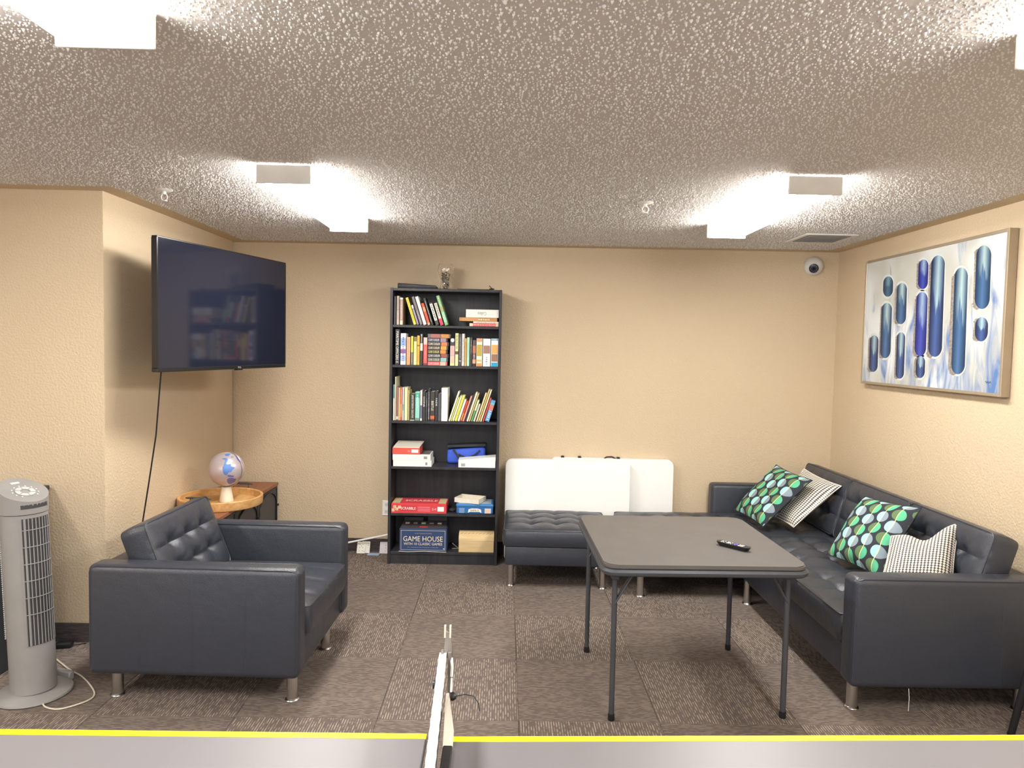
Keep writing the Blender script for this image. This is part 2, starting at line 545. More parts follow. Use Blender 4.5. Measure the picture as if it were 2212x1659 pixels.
fl = obj('floor', bx(XO, XR, YB, 5.62, -.12, -.004), mat('subfloor', '4a443f', .9)); tag(fl, kind='structure')
TS = .6096; GX, GY = .0940, 4.8348
for i in range(-8, 6):
    for j in range(-3, 14):
        x0, x1 = GX + i * TS, GX + (i + 1) * TS
        y1, y0 = GY - (j - 1) * TS, GY - j * TS
        x0, x1 = max(x0, XO), min(x1, XR); y0, y1 = max(y0, YB), min(y1, 5.56)
        if x1 - x0 < .02 or y1 - y0 < .02: continue
        if x1 < XL + .02 and y0 > YL - .02: continue
        yb = wy((x0 + x1) / 2) + .01
        if y0 > yb: continue
        y1 = min(y1, yb)
        par = (i + j) % 2
        g = .0008
        obj('carpet_tile', bx(x0 + g, x1 - g, y0 + g, y1 - g, -.004, 0.0, .0012, 1), CARY if par == 0 else CARX, fl)

wb = BM(); T = .14
P = [(XO, wy(XO)), (XR + T, wy(XR + T)), (XR + T, wy(XR + T) + T), (XO, wy(XO) + T)]
prism(wb, P, -.12, CH + .1)
tag(obj('wall_back', wb, WALL), kind='structure')
tag(obj('wall_right', bx(XR, XR + T, YB - T, wy(XR), -.12, CH + .1), WALL), kind='structure')
tag(obj('wall_left', bx(XO, XL, YL, 5.52, -.12, CH + .1, .008, 2), WALL, smooth=True), kind='structure')
tag(obj('wall_far_left', bx(XO - T, XO, YB - T, YL, -.12, CH + .1), WALL), kind='structure')
cb = obj('ceiling', bx(XO - T, XR + T, YB - T, 5.8, CH, CH + .1), CEIL); tag(cb, kind='structure')


def popcorn(x0, x1, y0, y1, step):
    import numpy as np
    rg = np.random.default_rng(5)
    nx, ny = int((x1 - x0) / step), int((y1 - y0) / step)
    gx, gy = np.meshgrid(np.arange(nx), np.arange(ny), indexing='ij')
    px = x0 + (gx.ravel() + rg.uniform(0, 1, nx * ny)) * step; py = y0 + (gy.ravel() + rg.uniform(0, 1, nx * ny)) * step
    keep = (rg.uniform(0, 1, nx * ny) < .8) & (px < XR - .11) & (py < wy(px) - .11) & ~((px < XL + .11) & (py > YL - .11))
    px, py = px[keep], py[keep]; n = len(px)
    r = rg.uniform(.0022, .0042, n) * rg.uniform(.75, 1.4, n); h = r * rg.uniform(.9, 1.8, n)
    K = 4
    a = rg.uniform(0, 6.28, n)[:, None] + np.arange(K)[None, :] * (2 * np.pi / K)
    rr = r[:, None] * rg.uniform(.75, 1.25, (n, K))
    V = np.zeros((n, K + 1, 3))
    V[:, :K, 0] = px[:, None] + rr * np.cos(a); V[:, :K, 1] = py[:, None] + rr * np.sin(a); V[:, :K, 2] = CH + .0003
    V[:, K, 0] = px; V[:, K, 1] = py; V[:, K, 2] = CH - h
    base = (np.arange(n) * (K + 1))[:, None]
    F = np.stack([np.concatenate([base + (k + 1) % K, base + k, base + K], 1) for k in range(K)], 1).reshape(-1, 3)
    me = bpy.data.meshes.new('popcorn_texture')
    me.vertices.add(n * (K + 1)); me.vertices.foreach_set('co', V.ravel())
    me.loops.add(F.size); me.loops.foreach_set('vertex_index', F.ravel().astype('int32'))
    me.polygons.add(len(F)); me.polygons.foreach_set('loop_start', np.arange(0, F.size, 3, dtype='int32'))
    me.update(); me.validate()
    me.materials.append(mat('popcorn_grain_lightened', (.88, .86, .84), .9, 0, .2))  # same popcorn painted lighter than its ceiling, so grains look light-struck
    return tag(link(bpy.data.objects.new('popcorn_texture', me), cb), kind='stuff')


popcorn(-3.6, XR, .55, 5.45, .0128)

# wall-coloured border strip where the ceiling meets the walls
BW, BT = .105, .0015
tr = BM(); prism(tr, [(XL, wy(XL)), (XR, wy(XR)), (XR, wy(XR) - BW), (XL, wy(XL) - BW)], CH - BT, CH)
tag(obj('trim_1', tr, WALL), kind='structure')
tag(obj('trim_2', bx(XR - BW, XR, YB, wy(XR) - BW, CH - BT, CH), WALL), kind='structure')
tag(obj('trim_3', bx(XL, XL + BW, YL - BW, wy(XL) - BW, CH - BT, CH), WALL), kind='structure')
tag(obj('trim_4', bx(XO, XL, YL - BW, YL, CH - BT, CH), WALL), kind='structure')
# carpet-clad baseboards
BH = .10
bb = BM(); prism(bb, [(XL, wy(XL)), (XR, wy(XR)), (XR, wy(XR) - .009), (XL, wy(XL) - .009)], 0, BH)
tag(obj('baseboard_back', bb, BASEB), kind='structure')
tag(obj('baseboard_right', bx(XR - .009, XR, YB, wy(XR) - .02, 0, BH), BASEB), kind='structure')
tag(obj('baseboard_left', bx(XO, XL + .009, YL - .009, YL, 0, BH), BASEB), kind='structure')
tag(obj('baseboard_alcove', bx(XL, XL + .009, YL, wy(XL) - .02, 0, BH), BASEB), kind='structure')


# ------------------------------------------------------------------ ceiling lights
def ceiling_light(x, y0, y1, label):
    t = thing('ceiling_light', label, 'light', (x, (y0 + y1) / 2, CH), 0, 'fluorescent wraparound ceiling lights')
    L = (y1 - y0) / 2; w = .112; h = .082
    obj('housing', bx(-w + .02, w - .02, -L + .03, L - .03, -.022, -.0005, .004, 1), WHITEM, t)
    for s in (-1, 1):
        ya, yb = (L - .012, L) if s > 0 else (-L, -L + .012)
        obj('end_cap', bx(-w - .004, w + .004, ya, yb, -h - .003, -.006, .004, 2), WHITEM, t)
    b = BM()
    prof = [(-w, -.012), (-w, -h + .03), (-w + .012, -h + .010), (-w + .035, -h), (w - .035, -h), (w - .012, -h + .010), (w, -h + .03), (w, -.012)]
    A = [b.verts.new((px, -L + .013, pz)) for px, pz in prof]; B = [b.verts.new((px, L - .013, pz)) for px, pz in prof]
    for i in range(len(prof) - 1): b.faces.new((A[i], A[i + 1], B[i + 1], B[i]))
    b.faces.new((A[-1], A[0], B[0], B[-1]))
    ln_ = obj('lens', b, FLANK, t); ln_.data.materials.append(LENS)
    for p_ in ln_.data.polygons:
        if p_.normal.z < -.3 and p_.center.z < -.06: p_.material_index = 1
    return t


ceiling_light(-.957, 3.10, 4.40, 'lit fluorescent ceiling light nearest the tv and bookshelf')
ceiling_light(1.318, 3.08, 4.32, 'lit fluorescent ceiling light in front of the ceiling vent')
ceiling_light(-.945, .44, 1.725, 'lit fluorescent ceiling light cut off by top left corner of photo')
ceiling_light(1.308, .44, 1.715, 'lit fluorescent ceiling light cut off by top right edge of photo')
ceiling_light(-.945, -2.2, -.92, 'lit fluorescent ceiling light behind the camera on the left')
ceiling_light(1.308, -2.2, -.92, 'lit fluorescent ceiling light behind the camera on the right')
ceiling_light(-3.20, .90, 2.15, 'lit fluorescent ceiling light beyond the left edge of photo')
ceiling_light(-3.20, -2.2, -.92, 'lit fluorescent ceiling light behind the camera at far left')


# ------------------------------------------------------------------ leather seating
def cushion(w, d, h, buttons=(), crown=.03, cr=.012, tuft=.026, nx=40, ny=40, round_=.05, seamx=(), seamy=(), bulge=.010):
    """tufted cushion: x in +-w/2, y in +-d/2, z 0..h(edge) + crown; buttons in the same units"""
    b = BM(); G = []

    def top(x, y):
        ax, ay = abs(2 * x / w), abs(2 * y / d)
        z = h + crown * (1 - ax ** 3) ** .6 * (1 - ay ** 3) ** .6
        e = min(w / 2 - abs(x), d / 2 - abs(y))
        fade = min(1, e / .05)
        for sx in seamx: z -= cr * math.exp(-abs(x - sx) / .014) * fade
        for sy in seamy: z -= cr * math.exp(-abs(y - sy) / .014) * fade
        for p, q in buttons:
            rr = math.hypot(x - p, y - q)
            z -= tuft * math.exp(-(rr / .045) ** 1.4)
            if rr > 1e-4:     # short radiating creases
                a = math.atan2(y - q, x - p)
                z -= .003 * math.exp(-((rr - .05) / .04) ** 2) * max(0, math.cos(a * 7)) * fade
        return z

    def grid(n, L):   # finer near edges
        return [L / 2 * math.copysign(abs(t) ** .92, t) for t in (-1 + 2 * i / n for i in range(n + 1))]
    X, Y = grid(nx, w), grid(ny, d)
    rc = .03

    def squash(x, y):  # round the plan corners
        ax, ay = w / 2 - abs(x), d / 2 - abs(y)
        if ax < rc and ay < rc:
            vx, vy = rc - ax, rc - ay; l = math.hypot(vx, vy); m_ = max(vx, vy)
            if l > 1e-9:
                k = m_ / l
                return (math.copysign(w / 2 - rc + vx * k, x), math.copysign(d / 2 - rc + vy * k, y))
        return x, y
    for x in X:
        row = []
        for y in Y:
            px, py = squash(x, y); row.append(b.verts.new((px, py, top(x, y))))
        G.append(row)
    for i in range(nx):
        for j in range(ny): b.faces.new((G[i][j], G[i + 1][j], G[i + 1][j + 1], G[i][j + 1]))
    ring = [G[i][0] for i in range(nx + 1)] + [G[nx][j] for j in range(1, ny + 1)] + [G[i][ny] for i in range(nx - 1, -1, -1)] + [G[0][j] for j in range(ny - 1, 0, -1)]
    prev = ring
    edge = [v.co.copy() for v in ring]
    n = len(ring)
    for f in (.82, .5, .18, 0):
        cur = []
        for v in ring:
            dd = Vector((v.co.x / (w / 2), v.co.y / (d / 2), 0)); mx_ = max(abs(dd.x), abs(dd.y))
            o = Vector((dd.x if abs(dd.x) > .98 * mx_ else 0, dd.y if abs(dd.y) > .98 * mx_ else 0, 0))
            cur.append(b.verts.new((v.co.x + o.x * bulge * math.sin(PI * f), v.co.y + o.y * bulge * math.sin(PI * f), h * f if f else .0)))
        for k in range(n): b.faces.new((prev[k], prev[(k + 1) % n], cur[(k + 1) % n], cur[k]))
        prev = cur
    b.faces.new(prev)
    return b, edge


def add_cushion(name, parent, mtx, piping=True, **k):
    b, edge = cushion(**k)
    o = obj(name, b, LEA, parent, True, mtx)
    if piping:
        p = BM(); tube(p, [e + Vector((0, 0, .001)) for e in edge], .0035, 5, closed=True)
        obj('piping', p, LEA, o, True, mtx)
    return o


def chrome_leg(parent, x, y, h, r=.024):
    b = BM(); lathe(b, [(0, 0), (r + .007, 0), (r + .008, .004), (r + .005, .008), (r, .010), (r, h + .01), (0, h + .01)], 20, Matrix.Translation((x, y, 0)))
    return obj('leg', b, CHROME, parent, True)


def arm_part(parent, x0, x1, y0, y1, z0, z1, seams=3, out=-1):
    """slab arm; out = which y side carries the stitched outer panel"""
    o = obj('armrest', bx(x0, x1, y0, y1, z0, z1, .032, 4), LEA, parent, True)
    for yy in (y0 + .0, y1 - .0):
        b = BM(); q = .016
        s = -1 if yy == y0 else 1
        pts = [(x0 + .012, yy - s * .010, z0 + .03), (x0 + .012, yy - s * .010, z1 - .035), (x0 + .022, yy - s * .010, z1 - .016), (x0 + .045, yy - s * .010, z1 - .0085),
               (x1 - .045, yy - s * .010, z1 - .0085), (x1 - .022, yy - s * .010, z1 - .016), (x1 - .012, yy - s * .010, z1 - .035), (x1 - .012, yy - s * .010, z0 + .03)]
        tube(b, pts, .0045, 6); obj('piping', b, LEA, o, True)
    yy = y0 if out < 0 else y1
    for k in range(seams):
        xx = x0 + (x1 - x0) * (k + 1) / (seams + 1)
        b = BM(); s = -1 if yy == y0 else 1
        tube(b, [(xx, yy, z0 + .04), (xx, yy, z1 - .035), (xx, yy - s * .010, z1 - .010), (xx, yy - s * .035, z1), (xx, (y0 + y1) / 2 - s * (abs(y1 - y0) / 2 - .035), z1)], .0010, 5)
        obj('stitch_line', b, LEA, o, True)
    return o


def back_cushion(parent, x, y0, y1, z0, tilt=14, hgt=.44, thick=.13, front=1, cols=3, rows=2):
    """upright tufted cushion; its face looks along +x*front"""
    w = y1 - y0
    bts = [(-hgt / 2 + hgt * (r + 1) / (rows + 1), -w / 2 + w * (c + 1) / (cols + 1)) for r in range(rows) for c in range(cols)]
    sx = [-hgt / 2 + hgt * (r + 1) / (rows + 1) for r in range(rows)]
    t = math.radians(tilt)
    upv = Vector((-front * math.sin(t), 0, math.cos(t)))
    nor = Vector((front * math.cos(t), 0, math.sin(t)))
    yv = nor.cross(upv)
    mt = frame(upv, yv, nor, Vector((x, (y0 + y1) / 2, z0)) + upv * hgt / 2)
    return add_cushion('back_cushion', parent, mt, w=hgt, d=w, h=thick - .03, crown=.035, buttons=bts, seamx=sx, cr=.013, tuft=.04, nx=48, ny=56)


# armchair: faces +x (local), width along y
AC = thing('leather_armchair', 'black leather armchair with tufted back cushion and chrome legs below the tv', 'armchair', (-1.325, 3.535, 0), math.radians(-1.8))
ax0, ax1, aw = -.475, .465, .445
obj('base_frame', bx(ax0 + .03, ax1 - .02, -aw + .10, aw - .10, .125, .285, .012, 2), LEA, AC, True)
arm_part(AC, ax0, ax1, -aw, -aw + .115, .125, .62, 3, -1)
arm_part(AC, ax0, ax1, aw - .115, aw, .125, .62, 3, 1)
obj('back_frame', bx(ax0 + .004, ax0 + .12, -aw + .112, aw - .112, .13, .60, .025, 3), LEA, AC, True)
add_cushion('seat_cushion', AC, Matrix.Translation((.125, 0, .288)), w=.70, d=.645, h=.125, crown=.036, tuft=.028,
            buttons=[(-.12, -.18), (-.12, 0), (-.12, .18), (.10, -.18), (.10, 0), (.10, .18)], seamy=(-.18, 0, .18), cr=.008, nx=52, ny=52)
back_cushion(AC, -.262, -.320, .320, .372, 21, .38, .15, 1, 3, 2)
for p in ((ax1 - .055, -aw + .085), (ax0 + .09, -aw + .085), (ax1 - .06, aw - .255), (ax0 + .09, aw - .255)): chrome_leg(AC, p[0], p[1], .125)

# sofa along the right wall with a chaise at its far end (faces -x)
SO = thing('leather_sectional_sofa', 'black leather sectional sofa with far chaise, chrome legs and four scatter pillows', 'sofa', (2.0, 4.23, 0), 0)
sx0, sx1 = -.435, .455           # front / back in local x
sy0, sy1 = -1.15, 1.135
obj('base_frame', bx(sx0 + .012, sx1 - .03, sy0 + .10, sy1 - .10, .135, .285, .012, 2), LEA, SO, True)
arm_part(SO, sx0, sx1, sy0, sy0 + .12, .125, .625, 3, -1)
arm_part(SO, sx0, sx1, sy1 - .12, sy1, .125, .625, 3, 1)
obj('back_frame', bx(sx1 - .12, sx1 - .004, sy0 + .115, sy1 - .115, .13, .61, .025, 3), LEA, SO, True)
cy = [sy0 + .123, sy0 + .123 + .68, sy0 + .123 + 1.36, sy1 - .123]
for k in range(2):
    a, b_ = cy[k], cy[k + 1]
    w = .70
    add_cushion('seat_cushion', SO, Matrix.Translation((sx0 + .005 + w / 2, (a + b_) / 2, .288)), w=w, d=b_ - a - .006, h=.125, crown=.036, tuft=.028,
                buttons=[(p, q) for p in (-.2, 0, .17) for q in (-.17, .0, .17)], seamy=(-.17, 0, .17), seamx=(-.2, 0, .17), cr=.010, nx=56, ny=52)
# chaise
chx0 = -1.165
obj('chaise_frame', bx(chx0 + .02, sx0 + .02, cy[2] - .015, cy[3] - .02, .145, .285, .014, 2), LEA, SO, True)
cw = (sx1 - .185) - chx0
add_cushion('chaise_cushion', SO, Matrix.Translation((chx0 + cw / 2, (cy[2] + cy[3]) / 2 + .002, .288)), w=cw, d=cy[3] - cy[2] - .006, h=.115, crown=.036, tuft=.028,
            buttons=[(-cw / 2 + .19 * (i + 1), q) for i in range(6) for q in (-.17, 0, .17)], seamy=(-.17, 0, .17), seamx=[-cw / 2 + .19 * (i + 1) for i in range(6)], cr=.006, nx=80, ny=40)
for k in range(3):
    back_cushion(SO, .268, cy[k] + .004, cy[k + 1] - .004, .395, 17, .385, .15, -1, 3, 2)
for p in ((sx0 + .051, sy0 + .085), (sx0 + .023, .253), (sx1 - .07, sy0 + .085), (chx0 + .085, cy[2] + .03), (chx0 + .085, cy[3] - .09), (sx1 - .07, sy1 - .09)):
    chrome_leg(SO, p[0], p[1], .14)
b = BM(); tube(b, [aty(1963, 1487, 3.10) - Vector((2.0, 4.23, 0)), aty(1964, 1510, 3.09) - Vector((2.0, 4.23, 0)), aty(1962, 1536, 3.08) - Vector((2.0, 4.23, 0))], .0012, 5)
obj('loose_thread', b, WHITEP, SO)

# ottoman
OT = thing('leather_ottoman', 'square black leather ottoman with tufted cushion beside the bookshelf', 'ottoman', (.383, 4.965, 0), math.radians(-1.5))
obj('base_frame', bx(-.345, .345, -.275, .275, .155, .285, .014, 2), LEA, OT, True)
add_cushion('seat_cushion', OT, Matrix.Translation((0, 0, .290)), w=.71, d=.58, h=.105, crown=.036, tuft=.022,
            buttons=[(p, q) for p in (-.17, 0, .17) for q in (-.14, 0, .14)], seamx=(-.17, 0, .17), seamy=(-.14, 0, .14), cr=.007, nx=48, ny=44)
for p in ((-.305, -.205), (.315, -.225), (-.305, .22), (.315, .22)): chrome_leg(OT, p[0], p[1], .155, .021)


# ------------------------------------------------------------------ scatter pillows
def pillow(name, label, corners, thick, material, seed, n=26, sag=0, group=None, dip=0):
    """corners TL,TR,BR,BL in world space"""
    TL, TR, BR, BL = [Vector(c) for c in corners]
    base = (TL + TR + BR + BL) / 4; base.z = min(c.z for c in (BR, BL))
    rnd = random.Random(seed)
    b = BM(); uvl = b.loops.layers.uv.new('UVMap')
    nor = (TR - BL).cross(TL - BR).normalized()
    ph = [rnd.uniform(0, 6.28) for _ in range(6)]
    sides = []
    for s in (1, -1):
        G = []
        for i in range(n + 1):
            row = []
            for j in range(n + 1):
                u, v = -1 + 2 * i / n, -1 + 2 * j / n
                k = .055
                uu = u * (1 - k * (1 - v * v) * u * u); vv = v * (1 - k * (1 - u * u) * v * v)
                p, q = (uu + 1) / 2, (vv + 1) / 2
                P = BL * (1 - p) * (1 - q) + BR * p * (1 - q) + TL * (1 - p) * q + TR * p * q
                t = (max(0, 1 - u ** 4)) ** .75 * (max(0, 1 - v ** 4)) ** .75
                t *= 1 + .10 * math.sin(3 * u + ph[0]) * math.sin(2.5 * v + ph[1]) + .05 * math.sin(7 * u * v + ph[2])
                if dip: t *= 1 - .35 * math.exp(-((u - .1) ** 2 / .15 + (v - .9) ** 2 / .5))
                P = P + nor * (s * thick / 2 * t)
                if dip: P.z -= dip * math.exp(-(u - .05) ** 2 / .16) * max(0, v) ** 1.5
                row.append((b.verts.new(P - base), (p, q)))
            G.append(row)
        sides.append(G)
        for i in range(n):
            for j in range(n):
                q4 = [G[i][j], G[i + 1][j], G[i + 1][j + 1], G[i][j + 1]]
                f = b.faces.new([x[0] for x in q4])
                for lp, x in zip(f.loops, q4): lp[uvl].uv = x[1]
    A = sides[0]
    ring = [(i, 0) for i in range(n)] + [(n, j) for j in range(n)] + [(i, n) for i in range(n, 0, -1)] + [(0, j) for j in range(n, 0, -1)]
    edge = [A[i][j][0].co.copy() for i, j in ring]
    bmesh.ops.remove_doubles(b, verts=b.verts, dist=.0004)
    t = thing(name, label, 'pillow', base, 0, group)
    obj('cover', b, material, t, True)
    p = BM(); tube(p, edge, .003, 5, closed=True)
    obj('seam', p, material, t, True)
    return t


gA = [(1.981, 5.105, .800), (2.047, 4.650, .775), (1.724, 4.625, .465), (1.682, 5.084, .470)]
pillow('scatter_pillow', 'green and aqua oval print pillow at the far corner of the sofa', gA, .11, DOTS, 1, group='green oval print pillows')
o_ = Vector((.165, -.06, .0))
pillow('scatter_pillow', 'black and white woven pillow tucked behind the far green pillow', [Vector(gA[0]) + o_ + Vector((0, -.03, -.01)), Vector(gA[1]) + o_ + Vector((.015, .03, -.03)), Vector(gA[2]) + o_ + Vector((.02, .02, .01)), Vector(gA[3]) + o_ + Vector((.03, -.03, .0))], .10, TOOTH, 2, group='black and white pillows')
gB = [(2.115, 4.10, .785), (2.185, 3.655, .818), (1.955, 3.60, .462), (1.870, 4.02, .462)]
pillow('scatter_pillow', 'green and aqua oval print pillow in the middle of the sofa', gB, .13, DOTS, 3, group='green oval print pillows')
hB = [aty(1925, 1158, 3.60), aty(2072, 1130, 3.46), aty(2058, 1262, 3.29), aty(1898, 1255, 3.40)]
hB[2].z = hB[3].z = .478
pillow('scatter_pillow', 'black and white woven pillow slumped against the near sofa arm', hB, .15, TOOTH, 4, group='black and white pillows', dip=.055)

# ------------------------------------------------------------------ card table + remote
VINYL = mat('grey_vinyl', '5d5956', .5, 0, .4, (700, .0006))
TZ = .708
tw, td = .868, .885
tc_ = Vector((.868, 3.395, 0))
CT = thing('folding_card_table', 'square grey folding card table with black metal legs in front of the sofa', 'table', tc_, math.radians(1.0))
b = BM(); prism(b, rrect(tw, td, .055, 8), TZ - .016, TZ)
bmesh.ops.bevel(b, geom=[e for e in b.edges if all(abs(v.co.z - TZ) < 1e-5 for v in e.verts)], offset=.005, segments=2, affect='EDGES')
obj('tabletop', b, VINYL, CT, True)
b = BM(); rr = rrect(tw - .004, td - .004, .053, 8); tube(b, [(p[0], p[1], TZ - .034) for p in rr], .016, 8, closed=True)
obj('apron_rail', b, DKMET, CT, True)
feet = [(1320, 1555), (1690, 1550), (1572, 1403), (1267, 1408)]
rotm = Matrix.Rotation(-math.radians(1.0), 3, 'Z')
for (u, v) in feet:
    p = rotm @ (atz(u, v, 0) - tc_)
    sx, sy = math.copysign(1, p.x), math.copysign(1, p.y)
    q = Vector((p.x, p.y, TZ - .035))
    b = BM(); tube(b, [(p.x, p.y, .012), (q.x, q.y, q.z)], .0125, 10)
    lg = obj('leg', b, DKMET, CT, True)
    b = BM(); lathe(b, [(0, 0), (.014, 0), (.0155, .004), (.0145, .03), (0, .03)], 12, Matrix.Translation((p.x, p.y, 0)))
    obj('rubber_foot', b, BLACKP, lg, True)
    b = BM()
    for dy in (-.012, .012):
        tube(b, [(p.x - .01 * sx * 0, p.y + dy, TZ - .19), (p.x - sx * .085, p.y + dy, TZ - .045)], .0045, 6)
    obj('folding_brace', b, DKMET, CT, True)
    b = BM(); box(b, p.x - .017, p.x + .017, p.y - .017, p.y + .017, TZ - .085, TZ - .03, .004, 1)
    obj('leg_bracket', b, DKMET, CT)

r0, r1 = atz(1553, 1176, TZ), atz(1617, 1192, TZ)
RC = thing('remote_control', 'slim black remote control lying on the card table', 'remote', ((r0 + r1) / 2), math.atan2(r1.y - r0.y, r1.x - r0.x))
L_ = (r1 - r0).length / 2
b = BM(); prism(b, rrect(2 * L_ + .02, .042, .018, 6), 0.0, .019)
for v in b.verts:
    if v.co.z < .001: v.co.x *= .82; v.co.y *= .75
bmesh.ops.bevel(b, geom=[e for e in b.edges if all(v.co.z > .018 for v in e.verts)], offset=.003, segments=2, affect='EDGES')
obj('body', b, BLACKP, RC, True)
LGREY = mat('light_button', 'd8d8d6', .5); PURP = mat('purple_button', '6f62c0', .5)
for k, xx in enumerate((-.058, -.046, -.030, -.022, -.010, .030, .040, .048)):
    for yy in (-.009, .0, .009):
        if k in (1, 4) and yy == 0: continue
        b = BM(); lathe(b, [(0, .0185), (.0033, .0185), (.0033, .0205), (0, .0208)], 8, Matrix.Translation((xx, yy, 0)))
        obj('button', b, LGREY, RC, True)
b = BM(); box(b, .002, .022, -.004, .004, .0185, .0212, .001, 1); box(b, .008, .016, -.012, .012, .0185, .0212, .001, 1)
obj('navigation_pad', b, PURP, RC)


# ------------------------------------------------------------------ bookshelf
BX0, BX1, BY, BD = -.828, -.023, 5.186, .275
BK = thing('bookshelf', 'tall black-brown bookcase with six shelves against the back wall', 'bookshelf', (0, 0, 0))
SHZ = [1.755, 1.465, 1.059, .723, .378, .091]
th = .019
obj('side_panel', bx(BX0, BX0 + th, BY, BY + BD, 0, 2.02, .0015, 1), BLACKW, BK)
obj('side_panel', bx(BX1 - th, BX1, BY, BY + BD, 0, 2.02, .0015, 1), BLACKW, BK)
obj('top_panel', bx(BX0 + th, BX1 - th, BY + .001, BY + BD, 2.0, 2.019, .0015, 1), BLACKW, BK)
for z in SHZ: obj('shelf', bx(BX0 + th, BX1 - th, BY + .006, BY + BD - .008, z - .019, z, .0015, 1), BLACKW, BK)
obj('back_panel', bx(BX0 + th, BX1 - th, BY + BD - .008, BY + BD - .002, .0, 2.0), BLACKW, BK)
obj('kick_board', bx(BX0 + th, BX1 - th, BY + .012, BY + .028, 0, .072), BLACKW, BK)

CMATS = {}


def cmat(c, rough=.5):
    k = (c, rough)
    if k not in CMATS:
        MATS.pop('print_' + c, None)
        CMATS[k] = mat('print_' + c, c, rough, 0, .4, None, (40, .05))
    return CMATS[k]


ROT = {'v': 0}


def book(name, label, x, z, t, h, lean, cover, depth=.15, front=.02, group=None, txt=None, tcol='f2f0e8', bands=(), lay=0, paper=True, tfrac=(.12, .88), cat='book', flip=False, twid=.6):
    """spine towards -y. x = centre of the bottom edge, lean in degrees (+ leans right). lay=+1/-1: on its side, x = left end"""
    y = BY + front
    o = bpy.data.objects.new(name, None); o.empty_display_size = .02
    th_ = math.radians(lean)
    if lay:
        mt = Matrix.Translation((x, y, z + t / 2)) @ Matrix.Rotation(-PI / 2 if lay < 0 else PI / 2, 4, 'Y')
        if lay < 0: mt = Matrix.Translation((x + h, y, z + t / 2)) @ Matrix.Rotation(-PI / 2, 4, 'Y')
    else:
        mt = Matrix.Translation((x, y, z + abs(math.sin(th_)) * t / 2 + .0004)) @ Matrix.Rotation(th_, 4, 'Y')
    o.matrix_world = mt
    link(o); tag(o, label, cat, group)
    c = .0016
    b = BM()
    box(b, -t / 2, t / 2, 0, .004, 0, h, .0012, 1)
    box(b, -t / 2, -t / 2 + c, .004, depth, 0, h)
    box(b, t / 2 - c, t / 2, .004, depth, 0, h)
    obj('cover', b, cmat(cover), o)
    if t > .005: obj('page_block', bx(-t / 2 + c + .0002, t / 2 - c - .0002, .0045, depth - .003, .002, h - .003), PAPER, o)
    for (f0, f1, col) in bands:
        obj('spine_band', bx(-t / 2 + .0006, t / 2 - .0006, -.0006, .002, h * f0 + .0005, h * f1 - .0005), cmat(col), o)
    if txt:
        f0, f1 = tfrac
        zc = h * (f0 + f1) / 2; Lh = h * (f1 - f0)
        xa, ya = (Vector((0, 0, -1)), Vector((1, 0, 0))) if not flip else (Vector((0, 0, 1)), Vector((-1, 0, 0)))
        text(o, txt, Lh, t * twid, frame(xa, ya, xa.cross(ya), (0, -.0010, zc)), cmat(tcol), 'title')
    return o


PXM = BY / FPX * 1.004          # metres per pixel on the shelf front


def sx_(u, v): return aty(u, v, BY + .02).x
def sz_(u, v): return aty(u, v, BY + .02).z


# shelf rows: (x bottom left, x bottom right, top y, lean, colour, description, extras)
G1 = 'books on the top shelf'
row1 = [
    (851.0, 854.6, 640, 0, '55565a', 'thin dark grey book at far left', dict()),
    (856.4, 862.0, 639, 0, 'a79c94', 'pale pinkish grey paperback', dict(bands=[(.0, .5, 'c9b5ac'), (.52, .98, 'b8ad9f')], txt='A HOUSE OF STORIES', tfrac=(.2, .9), tcol='8a6f60', twid=.4)),
    (863.2, 870, 643, 0, 'b39b8f', 'beige brown paperback with white base band', dict(bands=[(.0, .16, 'ecd9bd'), (.93, 1, 'ece4d6')], txt='THE WINTER YEARS', tfrac=(.2, .9), tcol='efe2d4', twid=.4)),
    (893.5, 899.6, 644, -18, 'e8d94a', 'bright yellow paperback leaning left', dict(txt='THE LONG ROAD HOME', tcol='8a7f1f', twid=.4)),
    (900.6, 905.6, 660, -18, '8f8292', 'short mauve paperback leaning left with white label', dict(bands=[(.82, 1, 'e4dce4')], txt='LAST WORDS', tfrac=(.1, .78), tcol='d8d0d8', twid=.5)),
    (907.2, 913.2, 642, -18, '85797f', 'taupe paperback leaning left', dict(txt='MIDNIGHT', tfrac=(.05, .5), tcol='cfc7cf', twid=.5)),
    (914.6, 922.0, 642, -18, 'f0ebe3', 'white paperback leaning left', dict()),
    (923.6, 930, 656, -18, 'd9563f', 'red and orange paperback leaning left', dict(bands=[(.0, .1, 'c9bd9a'), (.6, .82, 'e29a6e')])),
    (931.4, 936.8, 645, -18, '2f3436', 'black paperback leaning left with pale lettering', dict(txt='NIGHT FALL', tcol='c9cfc4', twid=.5)),
    (941.2, 948.4, 655, -18, '4b4f48', 'dark green paperback with long white label leaning left', dict(bands=[(.2, .95, 'd9ddd2')], txt='THE SUMMONS', tfrac=(.25, .9), tcol='33382f', twid=.55)),
    (951.2, 958.4, 656, -18, 'd8d4c8', 'white paperback with crimson lower half leaning left', dict(bands=[(.0, .3, 'd2475f')], txt='THE FIRM', tfrac=(.4, .95), tcol='55564e', twid=.5)),
    (961, 968.4, 640, -18, '86b67e', 'tall leaf green hardback leaning left at row end', dict(bands=[(.1, .45, 'a4d2b4'), (.5, .6, 'b9a46a')], txt='GARDEN', tfrac=(.62, .95), tcol='d8e8c4', twid=.5)),
]


